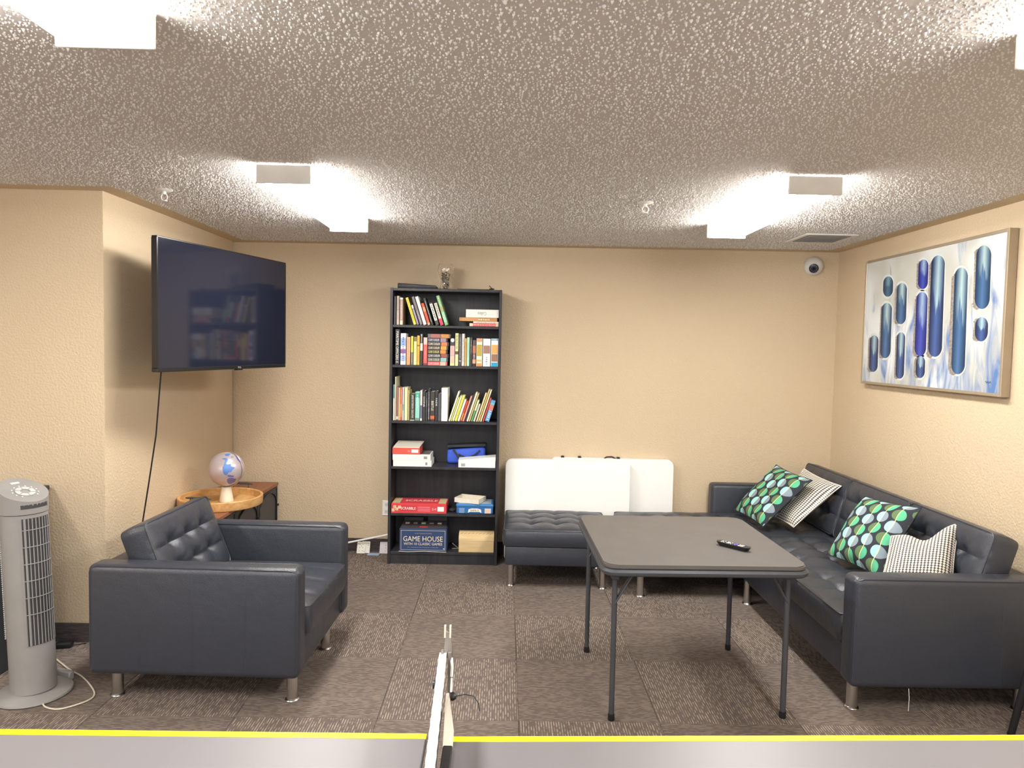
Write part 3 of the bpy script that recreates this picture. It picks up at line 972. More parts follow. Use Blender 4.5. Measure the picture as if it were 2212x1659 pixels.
def build_row(row, zb, yb_l, yb_r, shelf_words, group, default_depth=.15):
    for (u0, u1, vt, lean, colr, desc, ex) in row:
        um = (u0 + u1) / 2
        vb = yb_l + (yb_r - yb_l) * (um - 848) / (1074 - 848)
        xa, xb = sx_(u0, vb), sx_(u1, vb)
        h = (sz_(um, vt) - zb) / math.cos(math.radians(lean))
        t = (xb - xa) * math.cos(math.radians(lean)) - .0014
        ex = dict(ex); dp = ex.pop('depth', default_depth); nm = ex.pop('name', 'paperback_book')
        book(nm, f'{desc}, {shelf_words}', (xa + xb) / 2, zb, t, h, lean, colr, dp, group=group, **ex)


build_row(row1, SHZ[0], 701, 706, 'top shelf', G1)
# stack lying on the right of the top shelf
lay1 = [(1014, 1077, 705, 698.3, 'd8564f', 'red book at the bottom of the flat stack, top shelf', dict(bands=[(.0, .1, 'd9cfae'), (.88, 1, 'd9cfae')], txt='MUSIC FOR ALL', tcol='f3c9b9', lay=-1)),
        (1022, 1077, 698, 694.4, 'e9e4da', 'thin white book second from bottom of the flat stack, top shelf', dict(txt='THE GUIDE', tcol='77736b', lay=-1)),
        (992, 1074, 694, 686.2, 'b98550', 'tan brown book second from top of the flat stack, top shelf', dict(bands=[(.5, .94, 'c5925c')], txt='FRANK HARRISON', tfrac=(.2, .5), tcol='f0dfbf', lay=-1)),
        (1006, 1077, 685.8, 668.5, 'e6e4da', 'thick white dictionary on top of the flat stack, top shelf', dict(txt='Collins', tfrac=(.36, .62), tcol='6f7a86', lay=1, twid=.42))]
z = SHZ[0]
for u0, u1, v0, v1, c, lab, ex in lay1:
    xa, xb = sx_(u0, 705), sx_(u1, 705); t = (v0 - v1) * PXM
    book('hardback_book', lab, xa, z, t, min(xb, BX1 - th - .002) - xa, 0, c, .17, group='books stacked flat on the top shelf', **ex)
    z += t + .0008

G2 = 'books on the second shelf'
row2 = [
    (853.2, 862.4, 711, 0, '35363c', 'tall black book with large white lettering', dict(txt='MARITIME OFFICERS II', tcol='e9e6dd', tfrac=(.06, .94), twid=.62)),
    (864.6, 876.4, 720, 0, 'dfe0ea', 'thick white and blue book with purple strip', dict(bands=[(.12, .3, '9fb6d8'), (.36, .50, '8a5f96'), (.6, .85, '8fb0dc')], txt='BEGINNERS GUIDE', tcol='6a4f92', twid=.4)),
    (877.8, 885.8, 728, 0, 'e5aa82', 'salmon paperback', dict(bands=[(.0, .3, 'd99f6c')], txt='SOMEDAY', tfrac=(.35, .9), tcol='d98a62', twid=.4)),
    (887, 892, 726, 0, '7c7a70', 'slim paperback, yellow above and grey below', dict(bands=[(.44, 1, 'ece34a')], txt='Topaz', tfrac=(.1, .38), tcol='c9c7bd', twid=.5)),
    (893, 899.8, 728, 0, 'eeea98', 'pale yellow paperback with picture at its head', dict(bands=[(.84, 1, '7c7559')], txt='DUMAS', tfrac=(.3, .7), tcol='b5ae62', twid=.4)),
    (900.4, 906, 725, 0, 'e7b247', 'amber yellow paperback', dict(bands=[(.64, .68, '7b4b28')], txt='HARVEST', tfrac=(.1, .55), tcol='b07423', twid=.4)),
    (906.8, 912.8, 721, 0, '3b3d3c', 'black paperback with white middle band', dict(bands=[(.46, .7, 'e3dfd0')], txt='THE GIRL', tfrac=(.72, .98), tcol='dcd8cc', twid=.5)),
    (914, 922.6, 729, 0, 'dd5f5b', 'red paperback with white and grey head', dict(bands=[(.0, .08, '7b4a4a'), (.74, 1, 'c9bdb4')], txt='CATHERINE', tfrac=(.15, .65), tcol='f0a49c', twid=.35)),
    (971.6, 981.8, 730, 0, '45434b', 'wide black and pink paperback with round white sticker', dict(bands=[(.0, .10, 'e8d98c'), (.10, .36, 'd9b9a4'), (.36, .72, 'd6a9a4')])),
    (982.6, 989.6, 720, 0, 'e9e2a2', 'tall pale yellow paperback with dark print', dict(bands=[(.35, .45, '6a4a42')], txt='DANIELLE STEWART', tfrac=(.5, .95), tcol='55503a', twid=.5)),
    (990.6, 996, 721.5, 0, '54525a', 'slim dark grey paperback', dict(bands=[(.14, .17, 'dad6d0')], txt='SHADOWS OF THE PAST', tfrac=(.22, .9), tcol='c9c6cc', twid=.4)),
    (996.8, 1002.6, 721, 0, 'd5d0c8', 'slim off-white paperback', dict(txt='CHARLES DICKENSON', tcol='7b766f', twid=.4)),
    (1003.2, 1007.2, 731, 0, 'dba95c', 'very slim golden paperback', dict(txt='ODESSA', tcol='8c6528', twid=.4)),
    (1007.8, 1013.6, 729, 0, 'a9dcc6', 'mint green paperback', dict(txt='CALM', tfrac=(.3, .8), tcol='7db8a0', twid=.4)),
    (1014.4, 1019.2, 729, 0, '4a423f', 'dark brown paperback with grey lettering', dict(txt='INTO THE FOREST', tfrac=(.42, .92), tcol='b9aea6', twid=.55)),
    (1020, 1027.6, 734.6, 0, '5f5154', 'dark paperback with rust and white print', dict(bands=[(.0, .1, '2f2c2e'), (.1, .26, 'd39a74'), (.5, .78, 'b5765a')], txt='REX', tfrac=(.28, .48), tcol='e5d5d0', twid=.5)),
]
build_row(row2, SHZ[1], 788.5, 792.5, 'second shelf', G2, .13)
# puzzle boxes at the right of the second shelf
for (u0, u1, vt, base, bands, txt, tf, tcl, lab) in (
        (1028.6, 1041.2, 731, 'f0e6d2', [(.0, .12, 'dd8f4e'), (.16, .25, 'c9b56a'), (.36, .78, 'b3a24a'), (.88, 1, 'dc8a52')], '500', (.905, .985), 'f2d9b9', 'orange and white puzzle box with yellow picture, second shelf'),
        (1042.6, 1058.8, 731.8, 'f2f0ec', [(.46, .76, '9b7768')], 'LAFAYETTE', (.06, .34), '8b8b88', 'plain white puzzle box with small picture, second shelf'),
        (1060.2, 1075.6, 731.5, 'eef2f2', [(.0, .15, '2b9cc8'), (.17, .45, '93725a'), (.45, .78, 'd9a45c'), (.92, 1, '3a87a8')], '1000', (.925, .995), 'e9f4f8', 'blue and white puzzle box at the right end, second shelf')):
    vb = 792
    xa, xb = sx_(u0, vb), sx_(u1, vb); h = sz_((u0 + u1) / 2, vt) - SHZ[1]; t = xb - xa - .001
    P0 = thing('puzzle_box', lab, 'box', ((xa + xb) / 2, BY + .012, SHZ[1] + .0003), 0, 'puzzle boxes on the second shelf')
    obj('carton', bx(-t / 2, t / 2, 0, .19, 0, h, .001, 1), cmat(base), P0)
    for f0, f1, c in bands:
        obj('printed_panel', bx(-t / 2 + .003, t / 2 - .003, -.0006, .001, h * f0 + .001, h * f1 - .001), cmat(c), P0)
    if txt in ('500', '1000'):
        text(P0, txt, t * .6, h * .05, frame((1, 0, 0), (0, 0, 1), (0, -1, 0), (0, -.0011, h * sum(tf) / 2)), cmat(tcl), 'title')
    else:
        text(P0, txt, h * .28, t * .35, frame((0, 0, -1), (1, 0, 0), (0, -1, 0), (0, -.0011, h * .2)), cmat(tcl), 'title')
# round sticker on the black and pink book is print, add as disc
for o in list(COL.objects):
    if o.get('label', '').startswith('wide black and pink'):
        b = BM(); lathe(b, [(0, 0), (.0135, 0), (.0135, .0006), (0, .0006)], 16, frame((1, 0, 0), (0, 0, 1), (0, -1, 0), (0, -.0004, .185)))
        obj('round_sticker', b, cmat('f0e6de'), o)
# flat stack of thrillers
st = [('d65a5a', 'f3d9cf', 'red', '1st'), ('4c5250', 'e5ddb9', 'dark teal', '2nd'), ('34363b', 'efece6', 'black with white lettering', '3rd'), ('3c3f3a', 'e6dd7c', 'black with yellow lettering', '4th'),
      ('3f3d3c', 'f0e2c2', 'charcoal with cream lettering', '5th'), ('45403f', 'f4e6d6', 'dark brown with flame picture', '6th'), ('393a48', 'dfe0ea', 'navy', '7th')]
acc = ['e4b7a4', '8fb9b8', '9a5a48', 'd98a4a', 'e8a04a', 'd47f52', '9b8a9a']
z = SHZ[1]
for k, (c, tcl, nm, nth) in enumerate(st):
    xa, xb = sx_(923.6, 788), sx_(966 + (k % 3) * 1.4, 788); t = (787.8 - 728.6) / 7 * PXM - .0008
    book('paperback_book', f'{nm} paperback lying flat, {nth} from the bottom of the thriller stack', xa, z, t, xb - xa, 0, c, .10, group='thrillers stacked flat on the second shelf', txt='CLIVE CUSSLER', tcol=tcl, lay=-1, tfrac=(.42, .97), twid=.62,
         bands=[(.08, .36, acc[k])])
    z += t + .0008
xa, xb = sx_(923.2, 788), sx_(971.2, 788)
book('hardback_book', 'grey and orange book lying across the top of the thriller stack', xa, z, 8.6 * PXM, xb - xa, 0, '6f6a66', .12, group='thrillers stacked flat on the second shelf', lay=-1, bands=[(.05, .4, 'c58a4a'), (.45, .85, 'a86a60')])

G3 = 'books on the third shelf'
row3 = [
    (848.6, 852.0, 831, 0, 'dcd9cc', 'slim white book with teal head at far left', dict(bands=[(.62, 1, '55888c')])),
    (852.4, 854.6, 814, 0, 'dfe0c0', 'very tall thin cream book', dict(depth=.2)),
    (855.0, 860.0, 836, 0, '9b6a66', 'brownish red slim book', dict(bands=[(.03, .12, 'd9cfc4')])),
    (860.4, 863.2, 838, 0, 'eadfa8', 'thin cream booklet beside the red one', dict()),
    (863.6, 868.4, 838.5, 0, 'dd6a52', 'red and orange slim book', dict(bands=[(.1, .5, 'e69a5c')], txt='COOKING LIGHT', tfrac=(.3, .95), tcol='f2b49a', twid=.4)),
    (868.8, 872, 837, 0, 'd4dadc', 'thin pale blue book', dict(bands=[(.3, .5, '8fb2b8')])),
    (873.2, 879.8, 837, 0, 'e6deab', 'cream paperback with olive edge', dict(depth=.17)),
    (880.4, 884, 843, 0, 'b9ab72', 'slim olive gold book', dict()),
    (885, 895.4, 850.5, 0, '3f403c', 'thick black book with red emblem and white lettering', dict(txt='JAMES PATTERSON  EXECUTIVE', tfrac=(.1, .95), tcol='e6e2d6', twid=.5, bands=[(.0, .03, 'dcd8ca')])),
    (896.2, 906, 846.7, 0, '8fcfc0', 'teal and mint paperback', dict(bands=[(.0, .1, '6f8f80'), (.8, .97, '55a58c')], txt='SUMMER', tfrac=(.45, .9), tcol='cfeee4', twid=.45)),
    (906.8, 911.8, 843, 0, '77708a', 'slim book, pink above and purple below', dict(bands=[(.5, 1, 'e6cfcb'), (0, .08, 'e2ded8')])),
    (912.6, 918.4, 845, 0, '3a3b3b', 'black paperback with thin white capitals', dict(txt='GONE', tfrac=(.47, .82), tcol='e2e2de', twid=.6)),
    (919, 922.8, 848, 0, '44444a', 'slim charcoal paperback', dict(txt='FEAR', tfrac=(.5, .78), tcol='aaaab2', twid=.5)),
    (923.4, 928.2, 840, 0, '38383d', 'tall black paperback with script lettering', dict(txt='WILD  Murder In The House', tfrac=(.05, .9), tcol='cfcfd2', twid=.5)),
    (928.8, 938.4, 846, 0, '403d3a', 'thick black book with orange flower at its foot', dict(txt='BEETLE', tfrac=(.35, .68), tcol='ece4d6', twid=.5, bands=[(.06, .18, 'c9653f')])),
    (939, 945.2, 845, 0, '34373a', 'black paperback with leaning white title', dict(txt='FADE', tfrac=(.5, .76), tcol='e6e6e2', twid=.6)),
    (945.8, 951.6, 850, 0, '55565a', 'dark grey paperback beside the white binder', dict()),
    (952.6, 966.2, 838.5, 0, 'efede8', 'large white box file', dict(name='box_file', depth=.21, cat='box file')),
]
build_row(row3, SHZ[2], 909, 912.5, 'third shelf', G3, .14)
row3b = [
    (968.2, 972.0, 846, 'e9e6cc', 'thin cream white book leaning right, first after the box file'),
    (972.6, 975.6, 858, 'd9dc7c', 'thin lime book leaning right'),
    (976.2, 980.4, 855, 'e4e4c2', 'slim ivory book leaning right'),
    (981.0, 986.6, 855, 'e6e260', 'bright lemon yellow book leaning right'),
    (987.4, 992.4, 863, 'ece6da', 'short white book leaning right beside the red one'),
    (993.2, 997.4, 867, 'd94a3c', 'short red book leaning right'),
    (998.2, 1002.6, 856, 'c98f86', 'dusty pink book with teal edge leaning right'),
    (1003.4, 1006.4, 852, '3f4040', 'thin black book leaning right'),
    (1007.0, 1011.2, 848, 'e6dfc0', 'tall cream book leaning right'),
    (1011.8, 1015.4, 850, 'bfae7c', 'tall tan book leaning right'),
    (1016.2, 1020.8, 864, '5f9460', 'short grass green book leaning right'),
    (1021.6, 1026.0, 873, 'c9c8ba', 'very short grey white booklet leaning right'),
    (1027.6, 1031.4, 849, 'dfd2a0', 'tall straw coloured book leaning right'),
    (1032.2, 1035.8, 841, 'cbb277', 'tallest tan book leaning right'),
    (1036.6, 1040.2, 842, 'ded3b0', 'tall pale book leaning right next to the red slim one'),
    (1041.6, 1045.0, 860, 'd2574f', 'slim coral red book leaning right'),
    (1046.6, 1056.8, 866, '5f9bd0', 'wide sky blue book leaning right at row end'),
]
for k, (u0, u1, vt, c, desc) in enumerate(row3b):
    ex = {}
    if k == 16: ex = dict(txt='1001', tfrac=(.08, .5), tcol='f4f4f0', flip=True, bands=[(.52, .78, 'c9766a'), (.8, .86, '7cc0a0')], twid=.5)
    if k == 3: ex = dict(txt='A TREASURY', tcol='a8a336', twid=.35)
    if k == 5: ex = dict(bands=[(.05, .4, 'e28a3f')])
    if k == 10: ex = dict(bands=[(.5, .98, 'e0dcae')])
    lean = 17.5 if k < 16 else 16.5
    build_row([(u0, u1, vt, lean, c, desc, ex)], SHZ[2], 909, 912.5, 'third shelf', G3 + ', leaning', .14)


# ---- boxes, games and other things on the lower shelves
def carton(name, label, u0, u1, v0, v1, zb, col, cat='box', depth=.2, front=.01, group=None, rz=0, h=None, r=.0015):
    xa, xb = aty(u0, v0, BY + front).x, aty(u1, v0, BY + front).x
    xb = min(xb, BX1 - th - .002); xa = max(xa, BX0 + th + .002)
    hh = h or (v0 - v1) * PXM
    t = thing(name, label, cat, ((xa + xb) / 2, BY + front, zb), rz, group)
    w = xb - xa
    obj('carton', bx(-w / 2, w / 2, 0, depth, 0, hh, r, 2), cmat(col), t)
    return t, w, hh


FX, FZ, FN = Vector((1, 0, 0)), Vector((0, 0, 1)), Vector((0, -1, 0))


def fpanel(t, name, x0, x1, z0, z1, col, d=.0007):
    return obj(name, bx(x0, x1, -d, .001, z0, z1), cmat(col), t)


def ftext(t, s, w, h, x, z, col, d=.0012, name='lettering'):
    text(t, s, w, h, frame(FX, FZ, FN, (x, -d, z)), cmat(col), name)


z4 = SHZ[3]
t, w, h = carton('game_box', 'lower white game box in left stack on the fourth shelf', 849, 932, 1007, 994, z4, 'ecebe6', group='boxes on the fourth shelf')
fpanel(t, 'printed_barcode', w / 2 - .045, w / 2 - .03, .012, h - .012, '8a8a88')
zt = z4 + h + .0006
t, w, h = carton('game_box', 'upper white game box under the red one, fourth shelf', 848, 930, 994, 981, zt, 'e8e7e2', group='boxes on the fourth shelf')
fpanel(t, 'printed_barcode', w / 2 - .05, w / 2 - .025, .012, h - .012, '8f8f8c')
obj('printed_lid', bx(.02, w / 2 - .01, .02, .18, h, h + .0008), cmat('6a6868'), t)
zt += h + .0016
t, w, h = carton('game_box', 'small red game box with white lid on top of left stack, fourth shelf', 847.5, 907, 981, 967, zt, 'd9584a', depth=.17, group='boxes on the fourth shelf')
fpanel(t, 'price_label', w / 2 - .062, w / 2 - .012, .012, h - .012, 'f0eee8')
ftext(t, '2-4', .014, .014, w / 2 - .08, h / 2, 'f2dcd4')
b = BM(); prism(b, [(-w / 2 + .006, .0), (w / 2 - .004, .0), (w / 2 + .012, .16), (-w / 2 + .02, .16)], h, h + .006)
for v in b.verts: v.co.z += .025 * max(0, v.co.y) / .16
obj('open_lid', b, cmat('d8d2c4'), t)

t, w, h = carton('white_box', 'white box with sloping lid at right of the fourth shelf', 990, 1070, 1010, 990, z4, 'efeeea', group='boxes on the fourth shelf', depth=.13, h=.052)
b = BM()
A = [(-w / 2 - .001, -.001), (w / 2 + .001, -.001), (w / 2 + .001, .131), (-w / 2 - .001, .131)]
zz = [h + .002, h + .028, h + .028, h + .002]
lo = [b.verts.new((x, y, h + .0004)) for x, y in A]; hi = [b.verts.new((x, y, q)) for (x, y), q in zip(A, zz)]
b.faces.new(lo[::-1]); b.faces.new(hi)
for i in range(4): b.faces.new((lo[i], lo[(i + 1) % 4], hi[(i + 1) % 4], hi[i]))
obj('sloping_lid', b, cmat('f1f0ec'), t)
fpanel(t, 'printed_barcode', -w / 2 + .02, -w / 2 + .05, .008, .03, 'a5a5a2')

bagx = aty(1008, 995, BY + .19).x
BG = thing('lunch_bag', 'blue soft bag with black trim and strap at the back of the fourth shelf', 'bag', (bagx, BY + .168, z4), 0)
b = bx(-.148, .142, 0, .09, 0, .118, .022, 3)
for v in b.verts: v.co.z += .012 * math.sin(v.co.x * 16) if v.co.z > .05 else 0
obj('bag_body', b, cmat('3f5fd0', .7), BG, True)
b = bx(-.15, .144, -.004, .092, .119, .141, .008, 2)
for v in b.verts: v.co.z += .016 * (v.co.x + .15) / .3
obj('bag_lid', b, cmat('34383c', .7), BG, True)
b = BM(); tube(b, [(-.10, -.006, .11), (-.07, -.014, .07), (-.05, -.02, .03), (-.04, -.02, .005)], .009, 6)
obj('strap', b, cmat('3a3d42', .8), BG, True)
b = BM(); tube(b, [(-.06, -.008, .075), (.0, -.012, .05), (.06, -.01, .07), (.10, -.006, .105)], .006, 6)
obj('handle', b, cmat('33363a', .8), BG, True)

z5 = SHZ[4]
t, w, h = carton('board_game_box', 'long red board game box with letter tiles on the fifth shelf', 845, 964, 1109, 1094, z5, 'd4444a', depth=.20, group='boxes on the fifth shelf', h=.072)
ftext(t, 'SCRABBLE', .108, .020, -w / 2 + .125, h * .5, 'f7efe8')
fpanel(t, 'title_panel', -w / 2 + .065, -w / 2 + .185, h * .25, h * .76, 'c8323c', .0005)
fpanel(t, 'price_label', w / 2 - .065, w / 2 - .018, .016, h - .022, 'f0eeea')
for k in range(3): fpanel(t, 'printed_line', -w / 2 + .195, w / 2 - .12, .016 + k * .013, .022 + k * .013, 'e5808a')
ftext(t, '2-4', .03, .016, w / 2 - .09, h * .45, 'f5d9d2')
for k, (dx, dz, s) in enumerate(((-.0, .012, 'Q'), (.026, .020, 'A'), (.012, .036, 'Z'), (.046, .034, 'T'))):
    fpanel(t, 'letter_tile', -w / 2 + .004 + dx, -w / 2 + .024 + dx, dz, dz + .02, 'e3d3a6', .0008 + k * .0002)
    ftext(t, s, .009, .011, -w / 2 + .014 + dx, dz + .01, '4a4030', .0022)
obj('printed_lid', bx(-w / 2 + .004, w / 2 - .004, .004, .196, h, h + .0006), cmat('d04048'), t)
text(t, 'SCRABBLE', .24, .05, frame(FX, (0, 1, 0), (0, 0, 1), (.01, .10, h + .0012)), cmat('f3e2da'), 'lettering')
for s in (-1, 1): obj('corner_picture', bx(*sorted((s * (w / 2 - .06), s * (w / 2 - .006))), .01, .18, h, h + .0010), cmat('c9b98e'), t)

t, w, h = carton('game_tin', 'blue metal game tin with printed ribbon on the fifth shelf', 985.5, 1065, 1111, 1092, z5, '2f6aa8', cat='tin', depth=.19, group='boxes on the fifth shelf', h=.068, r=.012)
obj('tin_lid', bx(-w / 2 - .003, w / 2 + .003, -.003, .193, h * .74, h + .008, .01, 2), cmat('3b78b5'), t)
obj('printed_lid', bx(-w / 2 + .015, w / 2 - .015, .015, .175, h + .008, h + .0086), cmat('a9b4c0'), t)
b = BM(); pts = [(-.05, .010), (-.036, .018), (.036, .018), (.05, .010), (.046, .036), (.024, .043), (-.024, .043), (-.046, .036)]
prism(b, pts, 0, .001, frame(FX, FZ, FN, (.0, -.0002, 0))); obj('ribbon', b, cmat('e9e4d2'), t)
ftext(t, 'RAMI-O', .060, .014, 0, .029, '3a3a36', .0018)
fpanel(t, 'picture', w / 2 - .062, w / 2 - .016, .008, .044, 'd9c4b4', .0008)
for k in range(4): fpanel(t, 'printed_line', -w / 2 + .02, -w / 2 + .06, .012 + k * .009, .016 + k * .009, 'a9c0da', .0006)
TR_ = thing('cardboard_tray', 'open cream cardboard box lid resting on the blue tin', 'box', (aty(1015, 1085, BY + .03).x, BY + .095, z5 + .078), math.radians(-20))
obj('bottom', bx(-.095, .095, -.07, .07, 0, .002), cmat('c9b590'), TR_)
for n_, q in (('side', (-.095, .095, -.072, -.07)), ('side', (-.095, .095, .07, .072)), ('side', (-.097, -.095, -.072, .072)), ('side', (.095, .097, -.072, .072))):
    obj('side', bx(*q, 0, .034), cmat('e6e0d0'), TR_)
b = BM(); lathe(b, [(0, .002), (.006, .002), (.006, .006), (0, .006)], 10, Matrix.Translation((.0, .02, 0))); obj('green_counter', b, cmat('4fa040'), TR_)
CW = thing('black_pouch', 'small black cloth pouch between the boxes on the fifth shelf', 'pouch', (aty(977, 1108, BY + .1).x, BY + .1, z5), 0)
b = BM(); bmesh.ops.create_icosphere(b, subdivisions=3, radius=.03)
for v in b.verts: v.co.z = max(v.co.z * .45, -.01) + .0101; v.co.x *= .9
obj('pouch_body', b, cmat('33353a', .8), CW, True)
b = BM(); tube(b, [(-.02, -.02, .004), (-.01, -.028, .010), (.012, -.026, .012), (.022, -.014, .006)], .0025, 6); obj('drawstring', b, BLACKP, CW, True)

z6 = SHZ[5]
t, w, h = carton('board_game_box', 'navy game compendium box with gold lettering on the bottom shelf', 862.5, 964, 1199, 1148, z6, '3a4a6c', depth=.2, group='boxes on the bottom shelf', h=.172)
fpanel(t, 'gold_border', -w / 2 + .010, w / 2 - .010, .014, h - .012, 'b9b4ac', .0005)
fpanel(t, 'front_panel', -w / 2 + .013, w / 2 - .013, .017, h - .015, '33476e', .0008)
ftext(t, 'GAME HOUSE', w * .84, .038, 0, h * .57, 'efe0bc', .0016)
ftext(t, 'WITH 10 CLASSIC GAMES', w * .82, .019, 0, h * .35, 'ecdfc4', .0016)
ftext(t, 'THE TRADITIONS', w * .36, .007, 0, h * .80, 'b0a898', .0016)
ftext(t, 'CHESS CHECKERS BACKGAMMON CRIBBAGE DOMINOES', w * .66, .006, 0, h * .20, 'a9a9b4', .0016)
b = BM(); lathe(b, [(0, 0), (.0045, 0), (.0045, .0006), (0, .0006)], 10, frame(FX, FZ, FN, (w / 2 - .02, -.0010, .026))); obj('round_mark', b, cmat('d5d6da'), t)
for s, a in ((-1, 0), (1, 1)):      # torn-open flaps standing up behind
    obj('lid_flap', bx(*sorted((s * .018, s * (w / 2 - .012))), .17, .174, h, h + .045 + .008 * a), cmat('4a4a4e'), t)
b = BM(); prism(b, [(-w / 2 + .004, .012), (w / 2 - .004, .02), (w / 2 - .006, .16), (-w / 2 + .01, .15)], h, h + .003)
for v in b.verts: v.co.z += .02 * v.co.y / .16
obj('game_board', b, cmat('4a4446'), t)
for k in range(5):
    obj('board_square', bx(-w / 2 + .03 + k * .06, -w / 2 + .06 + k * .06, .09, .12, h + .0155, h + .020), cmat('d8d2c4' if k % 2 == 0 else '8f8a86'), t)
obj('red_card', bx(-.03, .03, .02, .04, h + .006, h + .0085), cmat('cf3f34'), t)
b = BM(); tube(b, [(-w / 2 - .006, -.004, .004), (-w / 2 + .06, -.006, .001), (0, -.005, .006), (w / 2, -.004, .002)], .0022, 5); obj('torn_edge', b, cmat('c9c0b4'), t)

xa, xb = aty(990.5, 1191, BY + .02).x, min(aty(1066.5, 1191, BY + .02).x, BX1 - th - .003)
PINE = m_wood('raw_pine', 'cdb07c', 'dfc698', 0, 6, .6)
CB = thing('wooden_chest', 'small pale pine chest with domed lid on the bottom shelf', 'chest', ((xa + xb) / 2, BY + .02, z6), 0)
w = (xb - xa) / 2
obj('chest_body', bx(-w, w, 0, .15, 0, .082, .002, 1), PINE, CB)
b = BM(); prof = [(0, .0835), (0, .108), (.012, .122), (.035, .136), (.075, .143), (.115, .136), (.138, .122), (.15, .108), (.15, .0835)]
A = [b.verts.new((-w, y, zz)) for y, zz in prof]; B = [b.verts.new((w, y, zz)) for y, zz in prof]
for i in range(len(prof)): b.faces.new((A[i], A[(i + 1) % len(prof)], B[(i + 1) % len(prof)], B[i]))
b.faces.new(A); b.faces.new(B[::-1]); obj('chest_lid', b, PINE, CB, True)
b = BM()
for k in range(9):
    xk = -w + .02 + k * (2 * w - .04) / 8
    tube(b, [(xk - .010, .022, .131), (xk - .004, .03, .1348), (xk + .004, .028, .134), (xk + .010, .036, .1375)], .0012, 4)
obj('carved_scroll', b, mat('burnt_line', '8a6a44', .7), CB)
TW = thing('metal_tongs', 'thin metal strip propped behind the pine chest, bottom shelf', 'tool', (aty(985, 1175, BY + .1).x, BY + .1, z6), 0)
b = BM(); tube(b, [(-.03, 0, .0035), (.02, .01, .0035)], .003, 6); obj('lower_arm', b, cmat('9a958a'), TW)
b = BM(); tube(b, [(.018, .01, .004), (-.028, .0, .045)], .003, 6); obj('upper_arm', b, cmat('8d8f94'), TW)

# ---- on top of the bookcase
DC = thing('flat_black_case', 'flat black case with rounded end lying on top of the bookcase', 'case', (aty(903, 622, BY + .1).x, BY + .04, 2.0205), 0)
b = bx(-.142, .142, 0, .17, 0, .038, .008, 2)
for v in b.verts:
    if v.co.x > .10 and v.co.z > .02: v.co.z -= .016 * (v.co.x - .10) / .042
obj('case_body', b, cmat('34343c'), DC, True)
b = BM(); tube(b, [(-.139, -.0005, .020), (.139, -.0005, .017)], .0014, 5); obj('zip', b, cmat('6a6a74'), DC)
VS = thing('glass_vase', 'clear glass vase filled with pebbles on top of the bookcase', 'vase', (aty(962, 627, BY + .10).x, BY + .10, 2.0205), 0)
vp = [(0, .0), (.040, 0), (.043, .004), (.036, .03), (.034, .055), (.040, .085), (.052, .115), (.058, .145), (.054, .172), (.046, .190)]
vin = [(r - .0025, z_ if z_ > .003 else .005) for r, z_ in vp[1:]][::-1]
vin[-1] = (.038, .006)
b = BM(); lathe(b, vp + vin + [(0, .006)], 24); obj('glass', b, m_glass('clear_glass'), VS, True)
pm = [mat('pebble_%d' % k, c, .5) for k, c in enumerate(('b8aa94', '8f8a78', 'd8d0bc', '6f705f', 'a58f74'))]
rnd = random.Random(3)
for k in range(64):
    zz = .013 + .115 * (k / 64); R = .022 if zz < .075 else .030
    a = k * 2.4; rr = R * math.sqrt(rnd.random()); s = rnd.uniform(.008, .0105)
    b = BM(); bmesh.ops.create_icosphere(b, subdivisions=1, radius=s)
    for v in b.verts: v.co.z *= .75
    bmesh.ops.transform(b, matrix=Matrix.Translation((rr * math.cos(a), rr * math.sin(a), zz)), verts=b.verts)
    obj('pebble', b, pm[k % 5], VS, True)
FT = thing('flat_black_folder', 'thin black folder with a pen lying at the right on top of the bookcase', 'folder', (aty(1028, 626, BY + .1).x, BY + .05, 2.0205), 0)
obj('folder_cover', bx(-.135, .125, 0, .16, 0, .006, .002, 1), cmat('3c3e44'), FT)
b = BM(); tube(b, [(.10, .02, .010), (.135, .02, .0095)], .0045, 8); tube(b, [(.12, .02, .012), (.098, .02, .034)], .003, 6); obj('clip', b, BLACKP, FT, True)

# ------------------------------------------------------------------ tv on its swivel arm
TVL, TVR = Vector((-1.788, 3.703)), Vector((-1.48, 4.855))
mid = (TVL + TVR) / 2; dv = (TVR - TVL); tvw = dv.length; ang = math.atan2(dv.y, dv.x)
TV = thing('television', 'large flat black tv angled out from the alcove wall on a swivel arm', 'television', (mid.x, mid.y, 1.442), ang)
# local: x along the screen (left to right as seen), -y out of the screen
hw, th_ = tvw / 2, .702
TVP = mat('tv_bezel', '17181b', .25)
m_, nt, b_, N_, L2 = nmat('tv_screen')
b_.inputs['Base Color'].default_value = srgb(26, 29, 42); b_.inputs['Roughness'].default_value = .07; b_.inputs['Specular IOR Level'].default_value = .5
obj('screen', bx(-hw + .009, hw - .009, -.001, .004, .022, th_ - .009), m_, TV)
b = BM()
box(b, -hw, hw, -.003, .030, th_ - .009, th_, .002, 1); box(b, -hw, hw, -.004, .034, 0, .022, .003, 1)
box(b, -hw, -hw + .009, -.003, .030, .022, th_ - .009); box(b, hw - .009, hw, -.003, .030, .022, th_ - .009)
obj('bezel', b, TVP, TV)
obj('rear_shell', bx(-hw + .01, hw - .01, .005, .028, .012, th_ - .01, .004, 1), TVP, TV)
obj('rear_housing', bx(-.38, .38, .028, .065, .03, .42, .015, 2), TVP, TV)
text(TV, 'TCL', .035, .010, frame((1, 0, 0), (0, 0, 1), (0, -1, 0), (.09, -.0045, .011)), cmat('b5b5b8'), 'logo')
obj('status_tab', bx(.06, .12, -.004, .012, -.006, .0005), TVP, TV)
inv = TV.matrix_basis.inverted() if False else (Matrix.Translation((mid.x, mid.y, 1.442)) @ Matrix.Rotation(ang, 4, 'Z')).inverted()
